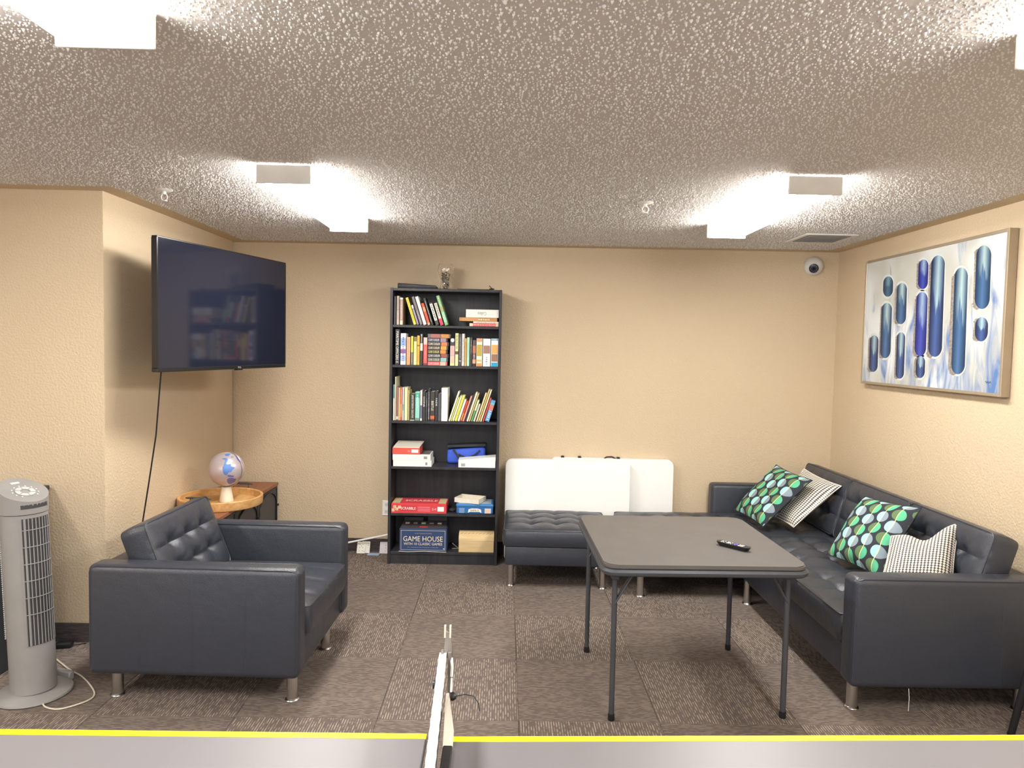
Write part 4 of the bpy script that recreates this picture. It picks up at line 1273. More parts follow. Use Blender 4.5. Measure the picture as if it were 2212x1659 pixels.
b = BM(); box(b, -.11, .11, .065, .075, .1, .32, .003, 1); obj('mount_plate', b, DKMET, TV)
wp = inv @ Vector((XL + .002, 4.38, 1.65)); el = inv @ Vector((XL + .20, 4.60, 1.65))
b = BM(); tube(b, [(0, .075, .208), (0, .11, .208), el, wp], .022, 8); obj('swivel_arm', b, DKMET, TV)
b = BM(); box(b, XL + .0005, XL + .02, 4.30, 4.46, 1.50, 1.80, .002, 1, mtx=inv); obj('wall_plate', b, DKMET, TV)
# power cord
CD = tag(obj('tv_power_cord', tube(BM(), [aty(348, 803, 3.80), aty(345, 840, 3.82), aty(337, 940, 3.86), aty(322, 1040, 3.90), aty(309, 1122, 3.93), Vector((-2.04, 3.97, .30)), Vector((-2.05, 4.02, .10)), Vector((-2.045, 4.10, .006)), Vector((-2.0, 4.16, .005))], .0042, 6), BLACKP, smooth=True),
         'thin black tv cord hanging down the alcove wall behind the armchair', 'cord')

# ------------------------------------------------------------------ sideboard, tray and globe
cx0, cx1, cy0, cy1, cz = -2.070, -1.700, 4.13, 5.425, .545
SB = thing('metal_sideboard', 'low black metal sideboard with brown wood top and arched mesh doors', 'sideboard', ((cx0 + cx1) / 2, (cy0 + cy1) / 2, 0), 0)
ox, oy = (cx0 + cx1) / 2, (cy0 + cy1) / 2
X0, X1, Y0, Y1 = cx0 - ox, cx1 - ox, cy0 - oy, cy1 - oy
obj('top_board', bx(X0, X1, Y0, Y1, cz - .022, cz, .002, 1), m_wood('reddish_pine', '7d4d35', '9a6446', 1, 5, .45), SB)
BM_ = mat('black_sheet_metal', '303236', .5, .2)
b = BM()
box(b, X0 + .005, X0 + .012, Y0 + .005, Y1 - .005, .06, cz - .023); box(b, X0 + .005, X1 - .016, Y0 + .005, Y0 + .012, .06, cz - .023)
box(b, X0 + .005, X1 - .016, Y1 - .012, Y1 - .005, .06, cz - .023); box(b, X0 + .012, X1 - .016, Y0 + .012, Y1 - .012, .06, .075)
obj('cabinet_body', b, BM_, SB)
for (px, py) in ((X0 + .02, Y0 + .02), (X0 + .02, Y1 - .02), (X1 - .02, Y0 + .02), (X1 - .02, Y1 - .02)):
    obj('leg', bx(px - .012, px + .012, py - .012, py + .012, 0, .06), BM_, SB)
mm, nt, bb_, N_, L2 = nmat('perforated_mesh')
bb_.inputs['Roughness'].default_value = .5
tc = N_('ShaderNodeTexCoord'); sp = N_('ShaderNodeSeparateXYZ'); L2(tc.outputs['Object'], sp.inputs[0])
d1 = math_node(N_, L2, 'SINE', math_node(N_, L2, 'MULTIPLY', math_node(N_, L2, 'ADD', sp.outputs[1], sp.outputs[2]), 420))
d2 = math_node(N_, L2, 'SINE', math_node(N_, L2, 'MULTIPLY', math_node(N_, L2, 'SUBTRACT', sp.outputs[1], sp.outputs[2]), 420))
hole = math_node(N_, L2, 'GREATER_THAN', math_node(N_, L2, 'MULTIPLY', d1, d2), .12)
L2(mix_node(N_, L2, hole, srgb(74, 74, 78), srgb(34, 34, 38)), bb_.inputs['Base Color'])
nd = 3; dw = (Y1 - Y0 - .02) / nd
for k in range(nd):
    a, c = Y0 + .01 + k * dw + .003, Y0 + .01 + (k + 1) * dw - .003
    dr = obj('door', bx(X1 - .016, X1 - .010, a, c, .065, cz - .026), mm, SB)
    b = BM()
    box(b, X1 - .012, X1 - .004, a, a + .012, .065, cz - .026); box(b, X1 - .012, X1 - .004, c - .012, c, .065, cz - .026)
    box(b, X1 - .012, X1 - .004, a + .012, c - .012, .065, .078); box(b, X1 - .012, X1 - .004, a + .012, c - .012, cz - .038, cz - .026)
    obj('door_frame', b, BM_, dr)
    b = BM(); R = (c - a) / 2 - .02; mcy = (a + c) / 2
    pts = [(X1 - .004, mcy - R, .08)] + [(X1 - .004, mcy - R * math.cos(PI * q / 12), cz - .045 - R * .55 + R * .55 * math.sin(PI * q / 12)) for q in range(13)] + [(X1 - .004, mcy + R, .08)]
    tube(b, pts, .005, 6); obj('arch_wire', b, BLACKP, dr, True)
    b = BM(); lathe(b, [(0, 0), (.004, 0), (.004, .008), (.009, .010), (.009, .016), (0, .017)], 12, frame((0, 1, 0), (0, 0, 1), (1, 0, 0), (X1 - .004, c - .022, .38)))
    obj('knob', b, BLACKP, dr, True)

TRC = Vector((-1.835, 4.655, cz))
TRW = m_wood('mottled_mango_wood', 'b98a52', 'd8ad76', 0, 5, .45)
TY = thing('round_wooden_tray', 'round wooden tray with dark metal handles on the sideboard', 'tray', TRC, math.radians(81))
R = .262
b = BM(); lathe(b, [(0, .0005), (R - .02, .0005), (R - .004, .003), (R, .012), (R, .056), (R - .004, .060), (R - .014, .060), (R - .018, .056), (R - .018, .014), (0, .012)], 56)
obj('tray_body', b, TRW, TY, True)
for s in (-1, 1):
    b = BM(); xx = s * (R - .009)
    for yy in (-.055, .055): tube(b, [(xx, yy, .057), (xx, yy, .086)], .0035, 8)
    h_ = obj('handle', b, DKMET, TY, True)
    b = BM(); tube(b, [(xx, -.085, .088), (xx, -.05, .090), (xx, .05, .090), (xx, .085, .088)], .006, 8, radii=[.004, .0075, .0075, .004]); obj('grip', b, DKMET, h_, True)

gc = aty(489, 1013, 4.68); GR = .112
GL = thing('desk_globe', 'small silver globe with blue continents on a white cone base', 'globe', (gc.x, gc.y, cz + .0125), 0)
gl = gc - Vector((gc.x, gc.y, cz + .0125))
b = BM(); lathe(b, [(0, 0), (.044, 0), (.0455, .004), (.030, .094), (.027, .097), (0, .097)], 28); obj('cone_base', b, mat('cream_ceramic', 'e6ddc9', .4), GL, True)
axis = Vector((.30, -.05, .95)).normalized()
b = BM(); bmesh.ops.create_uvsphere(b, u_segments=48, v_segments=24, radius=GR); bmesh.ops.transform(b, matrix=Matrix.Translation(gl), verts=b.verts)
obj('sphere', b, mat('pearl_silver', 'c4b8bc', .28, .35), GL, True)
BLU = mat('globe_blue', '5b83c4', .35, .1); BLU2 = mat('globe_violet', '6e6ea8', .35, .1)


def continent(pts, m_):
    """outline read off the photo and laid on the sphere"""
    out = []
    C = gc
    for (u, v) in pts:
        d = ray(440 + u * .0844, 960 + v * .0844).normalized(); o = Vector((0, 0, CAMH)) - C
        B_ = o.dot(d); c_ = o.dot(o) - GR * GR; disc = B_ * B_ - c_
        if disc < 0: continue
        out.append((o + d * (-B_ - math.sqrt(disc))))
    b = BM(); f = b.faces.new([b.verts.new(p) for p in out])
    bmesh.ops.triangulate(b, faces=b.faces[:])
    for _ in range(3): bmesh.ops.subdivide_edges(b, edges=b.edges[:], cuts=1, use_grid_fill=True)
    bmesh.ops.triangulate(b, faces=b.faces[:])
    for v in b.verts: v.co = v.co.normalized() * (GR + .0007) + gl
    o = obj('continent', b, m_, GL, True)


continent([(460, 372), (520, 350), (560, 345), (620, 375), (615, 440), (575, 485), (600, 512), (690, 500), (700, 560), (800, 592), (745, 650), (690, 715), (650, 705), (560, 725), (590, 790), (530, 775), (492, 705), (480, 600), (530, 490), (545, 400)], BLU)
continent([(590, 900), (640, 862), (720, 850), (830, 882), (800, 950), (700, 1005), (640, 1010), (600, 950)], BLU2)
continent([(600, 800), (640, 775), (770, 800), (770, 830), (640, 835)], BLU2)
continent([(530, 265), (600, 235), (690, 240), (640, 300), (570, 300)], BLU)
continent([(790, 280), (860, 320), (950, 400), (990, 500), (930, 470), (860, 400)], BLU2)
continent([(700, 300), (770, 300), (760, 350), (690, 350)], mat('globe_grey', '8f8f86', .5))
b = BM(); pts = []
for q in range(0, 13):
    a = PI * q / 12
    rad = Vector((1, -.25, 0)).normalized(); rad = (rad - axis * rad.dot(axis)).normalized()
    pts.append(gl + (axis * math.cos(a) + rad * math.sin(a)) * (GR + .007))
tube(b, pts, .0032, 6); obj('meridian_arm', b, mat('silver_arm', 'a89a98', .3, .6), GL, True)
b = BM(); tube(b, [gl + axis * (GR - .004), gl + axis * (GR + .018)], .0022, 6); tube(b, [gl - axis * (GR - .004), gl - axis * (GR + .012)], .0022, 6)
tube(b, [(0, 0, .095), pts[-3], ], .003, 6); obj('axis_pin', b, CHROME, GL, True)

# ------------------------------------------------------------------ tower fan, black cabinet, adapter
FG = mat('fan_grey_plastic', '8d8b89', .42); FGD = mat('fan_dark', '3a3a3e', .5); FGL = mat('fan_light', 'bcbab8', .4)
FN_ = thing('tower_fan', 'grey oscillating tower fan standing at the left edge', 'fan', (-2.098, 3.185, 0), math.radians(-27))
b = BM(); lathe(b, [(0, .001), (.150, .001), (.155, .006), (.152, .014), (.12, .026), (.06, .032), (0, .033)], 40); obj('base', b, FG, FN_, True)
obj('cord_box', bx(-.05, .05, .135, .165, .002, .045, .006, 1), FG, FN_, True, Matrix.Rotation(math.radians(8), 4, 'Z'))
lean = Matrix.Rotation(math.radians(-2.2), 4, Vector((math.cos(math.radians(27)), math.sin(math.radians(27)), 0)).cross(Vector((0, 0, 1))))
lean = Matrix.Translation((0, 0, .03)) @ Matrix.Rotation(math.radians(2.4), 4, Vector((math.sin(math.radians(27)), -math.cos(math.radians(27)), 0)))


def fr(a, z): return Vector((.098 * math.cos(a), .090 * math.sin(a), z))


def ell(bm, z0, z1, k0, k1, seg=36):
    A = [bm.verts.new(fr(2 * PI * i / seg, 0) * k0 + Vector((0, 0, z0))) for i in range(seg)]; B = [bm.verts.new(fr(2 * PI * i / seg, 0) * k1 + Vector((0, 0, z1))) for i in range(seg)]
    bm.faces.new(A[::-1]); bm.faces.new(B)
    for i in range(seg): bm.faces.new((A[i], A[(i + 1) % seg], B[(i + 1) % seg], B[i]))
    return A, B


b = BM(); ell(b, 0, .80, .98, 1.0); obj('column', b, FG, FN_, True, lean)
b = BM(); A, B = ell(b, .803, .90, 1.03, 1.05)
for v in B: v.co.z += -.42 * v.co.x          # slanted control face
obj('head', b, FG, FN_, True, lean)
sl = Vector((1, 0, -.42)).normalized(); nn = Vector((.42, 0, 1)).normalized(); cc = Vector((0, 0, .9012))
hm = frame(sl, (0, 1, 0), nn, cc)
b = BM(); lathe(b, [(.020, 0), (.039, 0), (.039, .0025), (.020, .0025), (.020, 0)], 32, lean @ hm @ Matrix.Translation((.02, 0, 0)))
dl = obj('control_ring', b, FGL, FN_, True)
for k in range(6):
    a = k * PI / 3; b = BM(); box(b, .020, .039, -.0008, .0008, .0024, .0030); obj('divider', b, FGD, dl, False, lean @ hm @ Matrix.Translation((.02, 0, 0)) @ Matrix.Rotation(a, 4, 'Z'))
for k in range(11):
    a = math.radians(40 + 28 * k)
    b = BM(); box(b, -.004, .004, -.0022, .0022, 0, .0014, .0005, 1); obj('indicator', b, mat('white_print', 'f0f0ee', .5), FN_, False, lean @ hm @ Matrix.Translation((.02 + .050 * math.cos(a), .050 * math.sin(a), 0)))
b = BM(); box(b, -.007, .007, -.017, .017, 0, .0012); obj('badge', b, MATS['white_print'], FN_, False, lean @ hm @ Matrix.Translation((-.062, 0, 0)))


def arc_strip(a0, a1, z0, z1, off, n=10, k=1.0):
    b = BM(); A = [];
    for i in range(n + 1):
        a = a0 + (a1 - a0) * i / n; p = fr(a, 0) * k; d = Vector((math.cos(a), math.sin(a), 0)) * off
        A.append((b.verts.new(p + d + Vector((0, 0, z0))), b.verts.new(p + d + Vector((0, 0, z1)))))
    for i in range(n): b.faces.new((A[i][0], A[i + 1][0], A[i + 1][1], A[i][1]))
    return b


ga, gb = math.radians(-40), math.radians(38)
obj('grille_recess', arc_strip(ga, gb, .22, .785, .0006, 14), FGD, FN_, True, lean)
obj('display', arc_strip(math.radians(-38), math.radians(34), .828, .846, .0008, 12, 1.036), FGD, FN_, True, lean)
for k in range(10):
    a = ga + (gb - ga) * k / 9
    b = BM(); tube(b, [fr(a, .222) + Vector((math.cos(a), math.sin(a), 0)) * .003, fr(a, .784) + Vector((math.cos(a), math.sin(a), 0)) * .003], .0022 if k not in (0, 1) else .0045, 5)
    obj('grille_slat', b, FG, FN_, True, lean)
for k in range(6):
    zz = .36 + .075 * k
    b = BM(); tube(b, [fr(ga + (gb - ga) * i / 12, zz) + Vector((math.cos(ga + (gb - ga) * i / 12), math.sin(ga + (gb - ga) * i / 12), 0)) * .005 for i in range(13)], .002, 5); obj('grille_bar', b, FG, FN_, True, lean)
b = BM()
for k in range(58):
    zz = .24 + .0095 * k
    tube(b, [fr(math.radians(125 + 11 * i), zz) * 1.0 + Vector((math.cos(math.radians(125 + 11 * i)), math.sin(math.radians(125 + 11 * i)), 0)) * .003 for i in range(11)], .003, 4)
tag(obj('rear_vent', b, FGL, FN_, True, lean), kind='stuff')
b = BM(); pts = [atz(122, 1424, .006), atz(150, 1446, .005), atz(178, 1462, .005), atz(198, 1484, .005), atz(204, 1500, .005), atz(192, 1512, .005), atz(160, 1524, .005), atz(125, 1532, .005), atz(100, 1528, .005), atz(92, 1520, .006)]
FNM = (Matrix.Translation((-2.098, 3.185, 0)) @ Matrix.Rotation(math.radians(-27), 4, 'Z')).inverted()
# smooth the cord
sm = []
for i in range(len(pts) - 1):
    p0, p1, p2, p3 = pts[max(i - 1, 0)], pts[i], pts[i + 1], pts[min(i + 2, len(pts) - 1)]
    for q in range(4):
        s = q / 4
        sm.append(.5 * ((2 * p1) + (p2 - p0) * s + (2 * p0 - 5 * p1 + 4 * p2 - p3) * s * s + (3 * p1 - p0 - 3 * p2 + p3) * s ** 3))
sm.append(pts[-1])
tube(b, [FNM @ p for p in sm], .0036, 6); obj('power_cord', b, mat('cream_cord', 'cfc8b4', .5), FN_, True)

kx = -2.368
KB = thing('black_cabinet', 'tall black cabinet against the left wall behind the fan', 'cabinet', (kx - .3, 3.53, 0), 0)
BLK = mat('black_laminate', '34363b', .5)
obj('carcass', bx(-.30, .30, -.205, .20, .0, .815, .003, 1), BLK, KB)
obj('top_board', bx(-.305, .305, -.21, .205, .8155, .84, .004, 1), BLK, KB)
for s in (0, 1):
    d_ = obj('door', bx(-.296 + s * .3, -.004 + s * .3, -.222, -.206, .06, .805, .002, 1), BLK, KB)
    b = BM(); tube(b, [(-.03 + s * .06, -.228, .40), (-.03 + s * .06, -.228, .52)], .005, 8); obj('handle', b, CHROME, d_, True)

ap = atz(140, 1398, 0)
AD = thing('power_adapter', 'small black power adapter on the carpet by the left baseboard', 'adapter', ap, math.radians(12))
obj('adapter_body', bx(-.038, .038, -.022, .022, 0, .03, .006, 2), BLACKP, AD, True)
b = BM(); tube(b, [(-.038, 0, .012), (-.055, .012, .005), (-.06, .04, .004), (-.05, .075, .004)], .003, 6); tube(b, [(.038, 0, .012), (.06, .02, .005), (.09, .03, .004)], .003, 6)
obj('cable', b, BLACKP, AD, True)

# ------------------------------------------------------------------ white folding tables leaning on the back wall
def folded_table(label, x0, x1, y, top, tilt, n, fronthandle):
    t = thing('folded_white_table', label, 'folding table', ((x0 + x1) / 2, y, 0), math.radians(-1.95), 'white folding tables leaning on the back wall')
    w = x1 - x0; H_ = top
    mt = Matrix.Rotation(math.radians(tilt), 4, 'X')
    for k in range(2):
        b = BM(); prism(b, rrect(w, H_ - .001, .045, 8, 0, H_ / 2), 0, .026)
        bmesh.ops.bevel(b, geom=[e for e in b.edges if abs(e.verts[0].co.z - e.verts[1].co.z) < 1e-6], offset=.006, segments=2, affect='EDGES')
        m4 = mt @ frame((1, 0, 0), (0, 0, 1), (0, -1, 0), (0, .028 + .034 * k, 0.0005))
        obj('table_panel', b, WHITEP, t, True, m4)
    for hx in () if fronthandle else [u_ - (x0 + x1) / 2 for u_ in (aty(1216, 992, 5.36).x, aty(1253, 993, 5.36).x, aty(1337, 995, 5.36).x)]:
        b = BM(); box(b, hx - .012, hx + .012, .014, .05, H_ - .006, H_ + .012, .003, 1, mtx=mt); obj('latch', b, BLACKP, t)
    if fronthandle: return t
    b = BM(); tube(b, [mt @ Vector((-.06, .031, H_ - .004)), mt @ Vector((-.04, .031, H_ + .010)), mt @ Vector((.0, .031, H_ + .012)), mt @ Vector((.03, .031, H_ - .002))], .006, 6)
    obj('carry_handle', b, BLACKP, t, True)
    return t


folded_table('white plastic folding table leaning in front, beside the bookcase', .028, .958, 5.285, .772, -2.0, 0, True)
folded_table('white plastic folding table leaning behind, nearer the sofa', .372, 1.300, 5.362, .778, -1.2, 1, False)


# ------------------------------------------------------------------ painting
PXP = XR - .045
C4 = [atx(1874, 572, PXP), atx(2176, 497, PXP), atx(2160, 850, PXP), atx(1865, 824, PXP)]
yF = max(C4[0].y, C4[3].y); yN = (C4[1].y + C4[2].y) / 2; zT = (C4[0].z + C4[1].z) / 2; zB = (C4[2].z + C4[3].z) / 2
PA = thing('framed_painting', 'abstract painting of blue capsules on white in a champagne frame', 'painting', (XR - .0005, (yF + yN) / 2, zB - .02), 0)
po = Vector((XR - .0005, (yF + yN) / 2, zB - .02))
FRM = mat('champagne_frame', 'a79a86', .35, .4)
hy = (yF - yN) / 2; hz = zT - zB; z0 = .02
cn = obj('canvas', bx(PXP - po.x, -.012, -hy, hy, z0, z0 + hz), m_canvas(), PA)
b = BM(); fw_ = .016
xa_ = PXP - po.x - .004
box(b, xa_, -.001, -hy - fw_, -hy + .001, z0 - fw_, z0 + hz + fw_, .002, 1); obj('frame_rail', b, FRM, PA)
box_ = ((hy - .001, hy + fw_, z0 - fw_, z0 + hz + fw_), (-hy + .001, hy - .001, z0 - fw_, z0 + .001), (-hy + .001, hy - .001, z0 + hz - .001, z0 + hz + fw_))
for q in box_: obj('frame_rail', bx(xa_, -.001, q[0], q[1], q[2], q[3], .002, 1), FRM, PA)
PB = [m_pill('blue_capsule_%d' % k, d, m_, l, k * 3.1) for k, (d, m_, l) in enumerate((('0c2244', '17408c', '9fbcc4'), ('0a1562', '162aa6', '94aec8'), ('0f3050', '1f568f', 'a8c2c2'), ('122e48', '2a5a7c', '6f96a6')))]
SIL = mat('silver_leaf', '9a938c', .45, .35, .5, (160, .004), (90, .35))
HALO = mat('white_outline', 'c6cac8', .5)


def capsule(cx, cy, w, h, m_, d, name='painted_capsule', wob=0, seed=0, dx=0):
    """cx,cy,w,h in the zoom crop's pixels; flat paint laid on the canvas"""
    def P(u, v):
        p = atx(1660 + u / 3.607, 420 + v / 3.607, PXP); return (p.y - po.y, p.z - po.z)
    pts = []; r = w / 2; rn = random.Random(seed)
    for k in range(32):
        a = 2 * PI * k / 32
        re = min(1.45 * r, h / 2)
        u = cx + r * math.cos(a) * (1 + wob * (rn.random() - .5)); v = cy + math.copysign(max(0, h / 2 - re), math.sin(a)) + re * math.sin(a)
        u += dx * (v - cy) / max(h, 1)
        pts.append(P(u, v))
    b = BM(); x_ = PXP - po.x
    A = [b.verts.new((x_ - d, p[0], p[1])) for p in pts]; B = [b.verts.new((x_ + .0005, p[0], p[1])) for p in pts]
    b.faces.new(A)
    for i in range(32): b.faces.new((A[i], A[(i + 1) % 32], B[(i + 1) % 32], B[i]))
    return obj(name, b, m_, PA)


caps = [(820, 1240, 66, 284, 0), (932, 718, 76, 158, 3), (916, 1060, 80, 430, 2), (1036, 850, 78, 320, 2), (1028, 1255, 64, 360, 0), (1206, 622, 76, 230, 1), (1190, 1010, 88, 500, 1),
        (1184, 1345, 70, 170, 0), (1310, 870, 106, 790, 0), (1490, 985, 104, 830, 2), (1672, 645, 116, 495, 2), (1660, 1050, 100, 190, 0)]
for k, (x, y, w, h, mi) in enumerate(caps):
    sdx = -.035 * h
    capsule(x, y, w + 20, h + 34, HALO, .0010, 'pale_outline', 0, k, sdx)
    if k not in (1,): capsule(x - w * .34, y + h * .03, w * .62, h * .96, SIL, .0016, 'silver_leaf_edge', .55, k + 50, sdx)
    capsule(x + 2, y, w, h, PB[mi], .0024, 'painted_capsule', 0, k, sdx)
p0 = atx(1660 + 1690 / 3.607, 420 + 1462 / 3.607, PXP) - po; p1 = atx(1660 + 1735 / 3.607, 420 + 1455 / 3.607, PXP) - po
b = BM(); tube(b, [Vector((PXP - po.x - .0008, p0.y + (p1.y - p0.y) * q / 8, p0.z + .006 * math.sin(q * 2.1))) for q in range(9)], .0012, 4); obj('signature', b, cmat('4a4a4c'), PA)

# ------------------------------------------------------------------ wall and ceiling fittings
sc = aty(1756, 575, wy(2.3))
SC = thing('security_camera', 'white dome security camera high on the back wall near the corner', 'camera', (sc.x, wy(sc.x) - .0005, sc.z), 0)
mB = frame((1, 0, 0), (0, 0, 1), (0, -1, 0), (0, 0, 0))
b = BM(); lathe(b, [(0, 0), (.071, 0), (.072, .012), (.069, .022), (.062, .040), (.050, .056), (.034, .068), (.016, .073), (0, .074)], 32, mB); obj('dome', b, mat('white_dome', (.68, .67, .65), .4), SC, True)
dirn = Vector((-.32, -.90, -.30)).normalized(); xx_ = dirn.orthogonal().normalized(); yy_ = dirn.cross(xx_)
b = BM(); lathe(b, [(0, 0), (.034, 0), (.034, .012), (.030, .014), (0, .014)], 24, frame(xx_, yy_, dirn, dirn * .058 + Vector((0, -.006, -.004)))); ln = obj('lens_face', b, cmat('2c2d38', .25), SC, True)
b = BM(); lathe(b, [(0, 0), (.010, 0), (.009, .003), (0, .004)], 16, frame(xx_, yy_, dirn, dirn * .0722 + Vector((0, -.006, -.004)))); obj('lens_glass', b, cmat('15161c', .1), ln, True)
b = BM()
for k in range(10):
    a = k * PI / 5; o0 = dirn * .0722 + Vector((0, -.006, -.004)) + (xx_ * math.cos(a) + yy_ * math.sin(a)) * .022
    lathe(b, [(0, 0), (.003, 0), (.0025, .0012), (0, .0014)], 8, frame(xx_, yy_, dirn, o0))
obj('infrared_diodes', b, cmat('7d7f8a', .3), ln, True)

vx0, vx1, vy0, vy1 = 1.905, 2.238, 4.56, 4.90
VN = thing('ceiling_vent', 'white square ceiling vent in the right corner', 'vent', ((vx0 + vx1) / 2, (vy0 + vy1) / 2, CH), 0)
hx, hy_ = (vx1 - vx0) / 2, (vy1 - vy0) / 2
b = BM()
for q in ((-hx, hx, -hy_, -hy_ + .028), (-hx, hx, hy_ - .028, hy_), (-hx, -hx + .028, -hy_ + .028, hy_ - .028), (hx - .028, hx, -hy_ + .028, hy_ - .028)): box(b, *q, -.010, -.0004, .002, 1)
obj('frame', b, WHITEM, VN)
obj('duct_backing', bx(-hx + .028, hx - .028, -hy_ + .028, hy_ - .028, -.002, -.0005), mat('vent_dark', '6a6763', .8), VN)
for k in range(14):
    yy = -hy_ + .042 + k * (2 * hy_ - .084) / 13
    b = BM(); box(b, -hx + .03, hx - .03, -.009, .009, -.0008, .0008, mtx=Matrix.Translation((0, yy, -.0075)) @ Matrix.Rotation(math.radians(35), 4, 'X')); obj('louvre', b, mat('vent_slat', 'a09c96', .6), VN)
for u, v, lab in ((355, 424, 'white pendant fire sprinkler on the ceiling above the tv'), (1394, 451, 'white pendant fire sprinkler on the ceiling between the two rear lights')):
    p = atz(u, v, CH - .035)
    SP = thing('fire_sprinkler', lab, 'sprinkler', (p.x, p.y, CH), 0, 'fire sprinklers')
    b = BM(); lathe(b, [(0, -.0004), (.040, -.0004), (.042, -.004), (.030, -.010), (.014, -.012), (0, -.012)], 24); obj('escutcheon', b, WHITEM, SP, True)
    b = BM(); lathe(b, [(0, -.010), (.009, -.010), (.009, -.026), (0, -.027)], 12); obj('body', b, WHITEM, SP, True)
    b = BM()
    for s in (-1, 1): tube(b, [(s * .008, 0, -.022), (s * .016, 0, -.036), (s * .013, 0, -.050), (s * .002, 0, -.058)], .003, 6)
    obj('yoke', b, WHITEM, SP, True)
    b = BM(); lathe(b, [(0, -.057), (.015, -.057), (.015, -.0595), (0, -.060)], 16); obj('deflector', b, WHITEM, SP, True)

ol = aty(826.3, 1097, wy(-.88))
OL = thing('wall_outlet', 'white wall outlet half hidden by the bookcase', 'outlet', (ol.x + .036, wy(-.88) - .0003, ol.z), 0)
obj('cover_plate', bx(-.036, .036, -.006, 0, -.058, .058, .002, 1), WHITEP, OL)
for s in (-1, 1):
    k_ = obj('socket', bx(-.017, .017, -.0075, -.0058, s * .027 - .014, s * .027 + .014, .001, 1), mat('outlet_face', 'd9d6cc', .5), OL)
    b = BM(); box(b, -.008, -.006, -.0079, -.0072, s * .027 - .004, s * .027 + .006); box(b, .006, .008, -.0079, -.0072, s * .027 - .004, s * .027 + .006); obj('slots', b, BLACKP, k_)
b = BM(); r0_, r1_ = aty(745, 1173.5, 5.455), aty(834, 1156, 5.448)
dd_ = (r1_ - r0_)
st_ = r0_ - dd_ * ((r0_.z - .009) / dd_.z)
tube(b, [st_, r1_ + dd_ * .05], .0072, 10)
RD = thing('white_pipe', 'thin white plastic pipe leaning beside the bookcase at the back wall', 'pipe', st_, 0)
obj('tube', b, WHITEP, RD, True, Matrix.Translation(-st_))
b = BM(); q_ = r1_ + dd_ * .05; tube(b, [q_ - dd_.normalized() * .012, q_ + dd_.normalized() * .002], .0085, 10); obj('end_cap', b, WHITEP, RD, True, Matrix.Translation(-st_))


def card(label, pos, lean, rz, face, pips, flat=False, cw=.064, chh=.089):
    t = thing('playing_card', label, 'card', pos, rz, 'loose playing cards by the back wall')
    mt = Matrix.Rotation(math.radians(lean), 4, 'X')
    b = BM(); prism(b, rrect(cw, chh, .006, 4, 0, chh / 2), 0, .0006)
    obj('card_sheet', b, cmat(face), t, False, mt)
    for (x, y) in pips:
        b = BM(); prism(b, [(x, y - .004), (x + .003, y), (x, y + .004), (x - .003, y)], .0006, .0009); obj('pip', b, cmat('c0413c' if y > .06 else '4a4a4a'), t, False, mt)
    return t


cp0 = aty(779, 1193, 5.44)
card('front white playing card leaning on the baseboard', (cp0.x, 5.44, .0006), 62, 0, 'e8e6da', [(-.012, .02), (.012, .02), (-.012, .045), (.012, .045), (0, .056), (-.012, .07), (.012, .07), (-.024, .075), (.024, .014)])
card('white playing card tucked behind the front one by the baseboard', (cp0.x + .034, 5.452, .0006), 66, 0, 'e4e2d6', [(.02, .07), (.02, .058)])
cb0 = atz(820, 1196, 0)
card('pale blue card lying flat on the carpet beside the bookcase', (cb0.x, cb0.y - .02, .0006), 0, math.radians(88), 'a9b8d8', [])
card('grey white card leaning on the baseboard right beside the bookcase', (aty(829, 1190, 5.45).x - .002, 5.448, .0006), 64, 0, 'cfc9cc', [(.012, .02), (.014, .042), (.012, .062)])

# ------------------------------------------------------------------ table tennis table and net in the foreground
PZ = .76
NX = -.118
PT = thing('ping_pong_table', 'pale grey ping pong table with yellow border line at the bottom of photo', 'table', (NX, .76, 0), 0)
TOPM = mat('grey_tabletop', '6e6b6e', .42, 0, .5, None, (3, .03)); YEL = mat('yellow_line', (.83, .87, .0), .5)
po_ = Vector((NX, .76, 0))
for s, rot in ((-1, .006), (1, .031)):
    far = aty(925, 1586, 1.525) if s < 0 else aty(990, 1592, 1.515)
    xe = -.030 if s < 0 else -.083 - NX
    mt = Matrix.Translation((xe, 0, 0)) @ Matrix.Rotation(rot, 4, 'Z')
    yf = (1.525 if s < 0 else 1.515) - .76; yn = -.745
    x1_ = s * 1.36
    tp = obj('tabletop_half', bx(*sorted((0, x1_)), yn, yf, PZ - .022, PZ, .002, 1), TOPM, PT, False, mt)
    obj('sideline', bx(*sorted((0, x1_)), yf - .020, yf + .0006, PZ - .004, PZ + .0006), YEL, tp, False, mt)
    obj('sideline', bx(*sorted((0, x1_)), yn - .0006, yn + .020, PZ - .004, PZ + .0006), YEL, tp, False, mt)
    obj('end_line', bx(*sorted((x1_ - s * .02, x1_ + s * .0006)), yn + .02, yf - .02, PZ - .004, PZ + .0006), YEL, tp, False, mt)
    obj('apron', bx(*sorted((s * .03, x1_ - s * .03)), yn + .03, yf - .03, PZ - .07, PZ - .0225), DKMET, tp, False, mt)
    for lx in (s * .30, s * 1.15):
        for ly in (yn + .12, yf - .22):
            b = BM(); tube(b, [(lx, ly, 0), (lx, ly, PZ - .07)], .018, 10); obj('leg', b, DKMET, PT, True, mt)
NT = thing('ping_pong_net', 'black net with white top band clamped across the ping pong table', 'net', (NX, .76, PZ), 0)
yA, yB = 1.600 - .76, -.06 - .76
NH = .150
def nx_(y): return -.009 + (yA - y) * .034
n = 40
b = BM()
for k in range(n):
    y0_, y1_ = yB + (yA - yB) * k / n, yB + (yA - yB) * (k + 1) / n
    ww = .008
    zz0 = NH - .012 * math.sin(PI * (k + .5) / n)
    box(b, nx_(y0_) - ww, nx_(y0_) + ww, y0_, y1_ + .001, zz0 - .016, zz0)
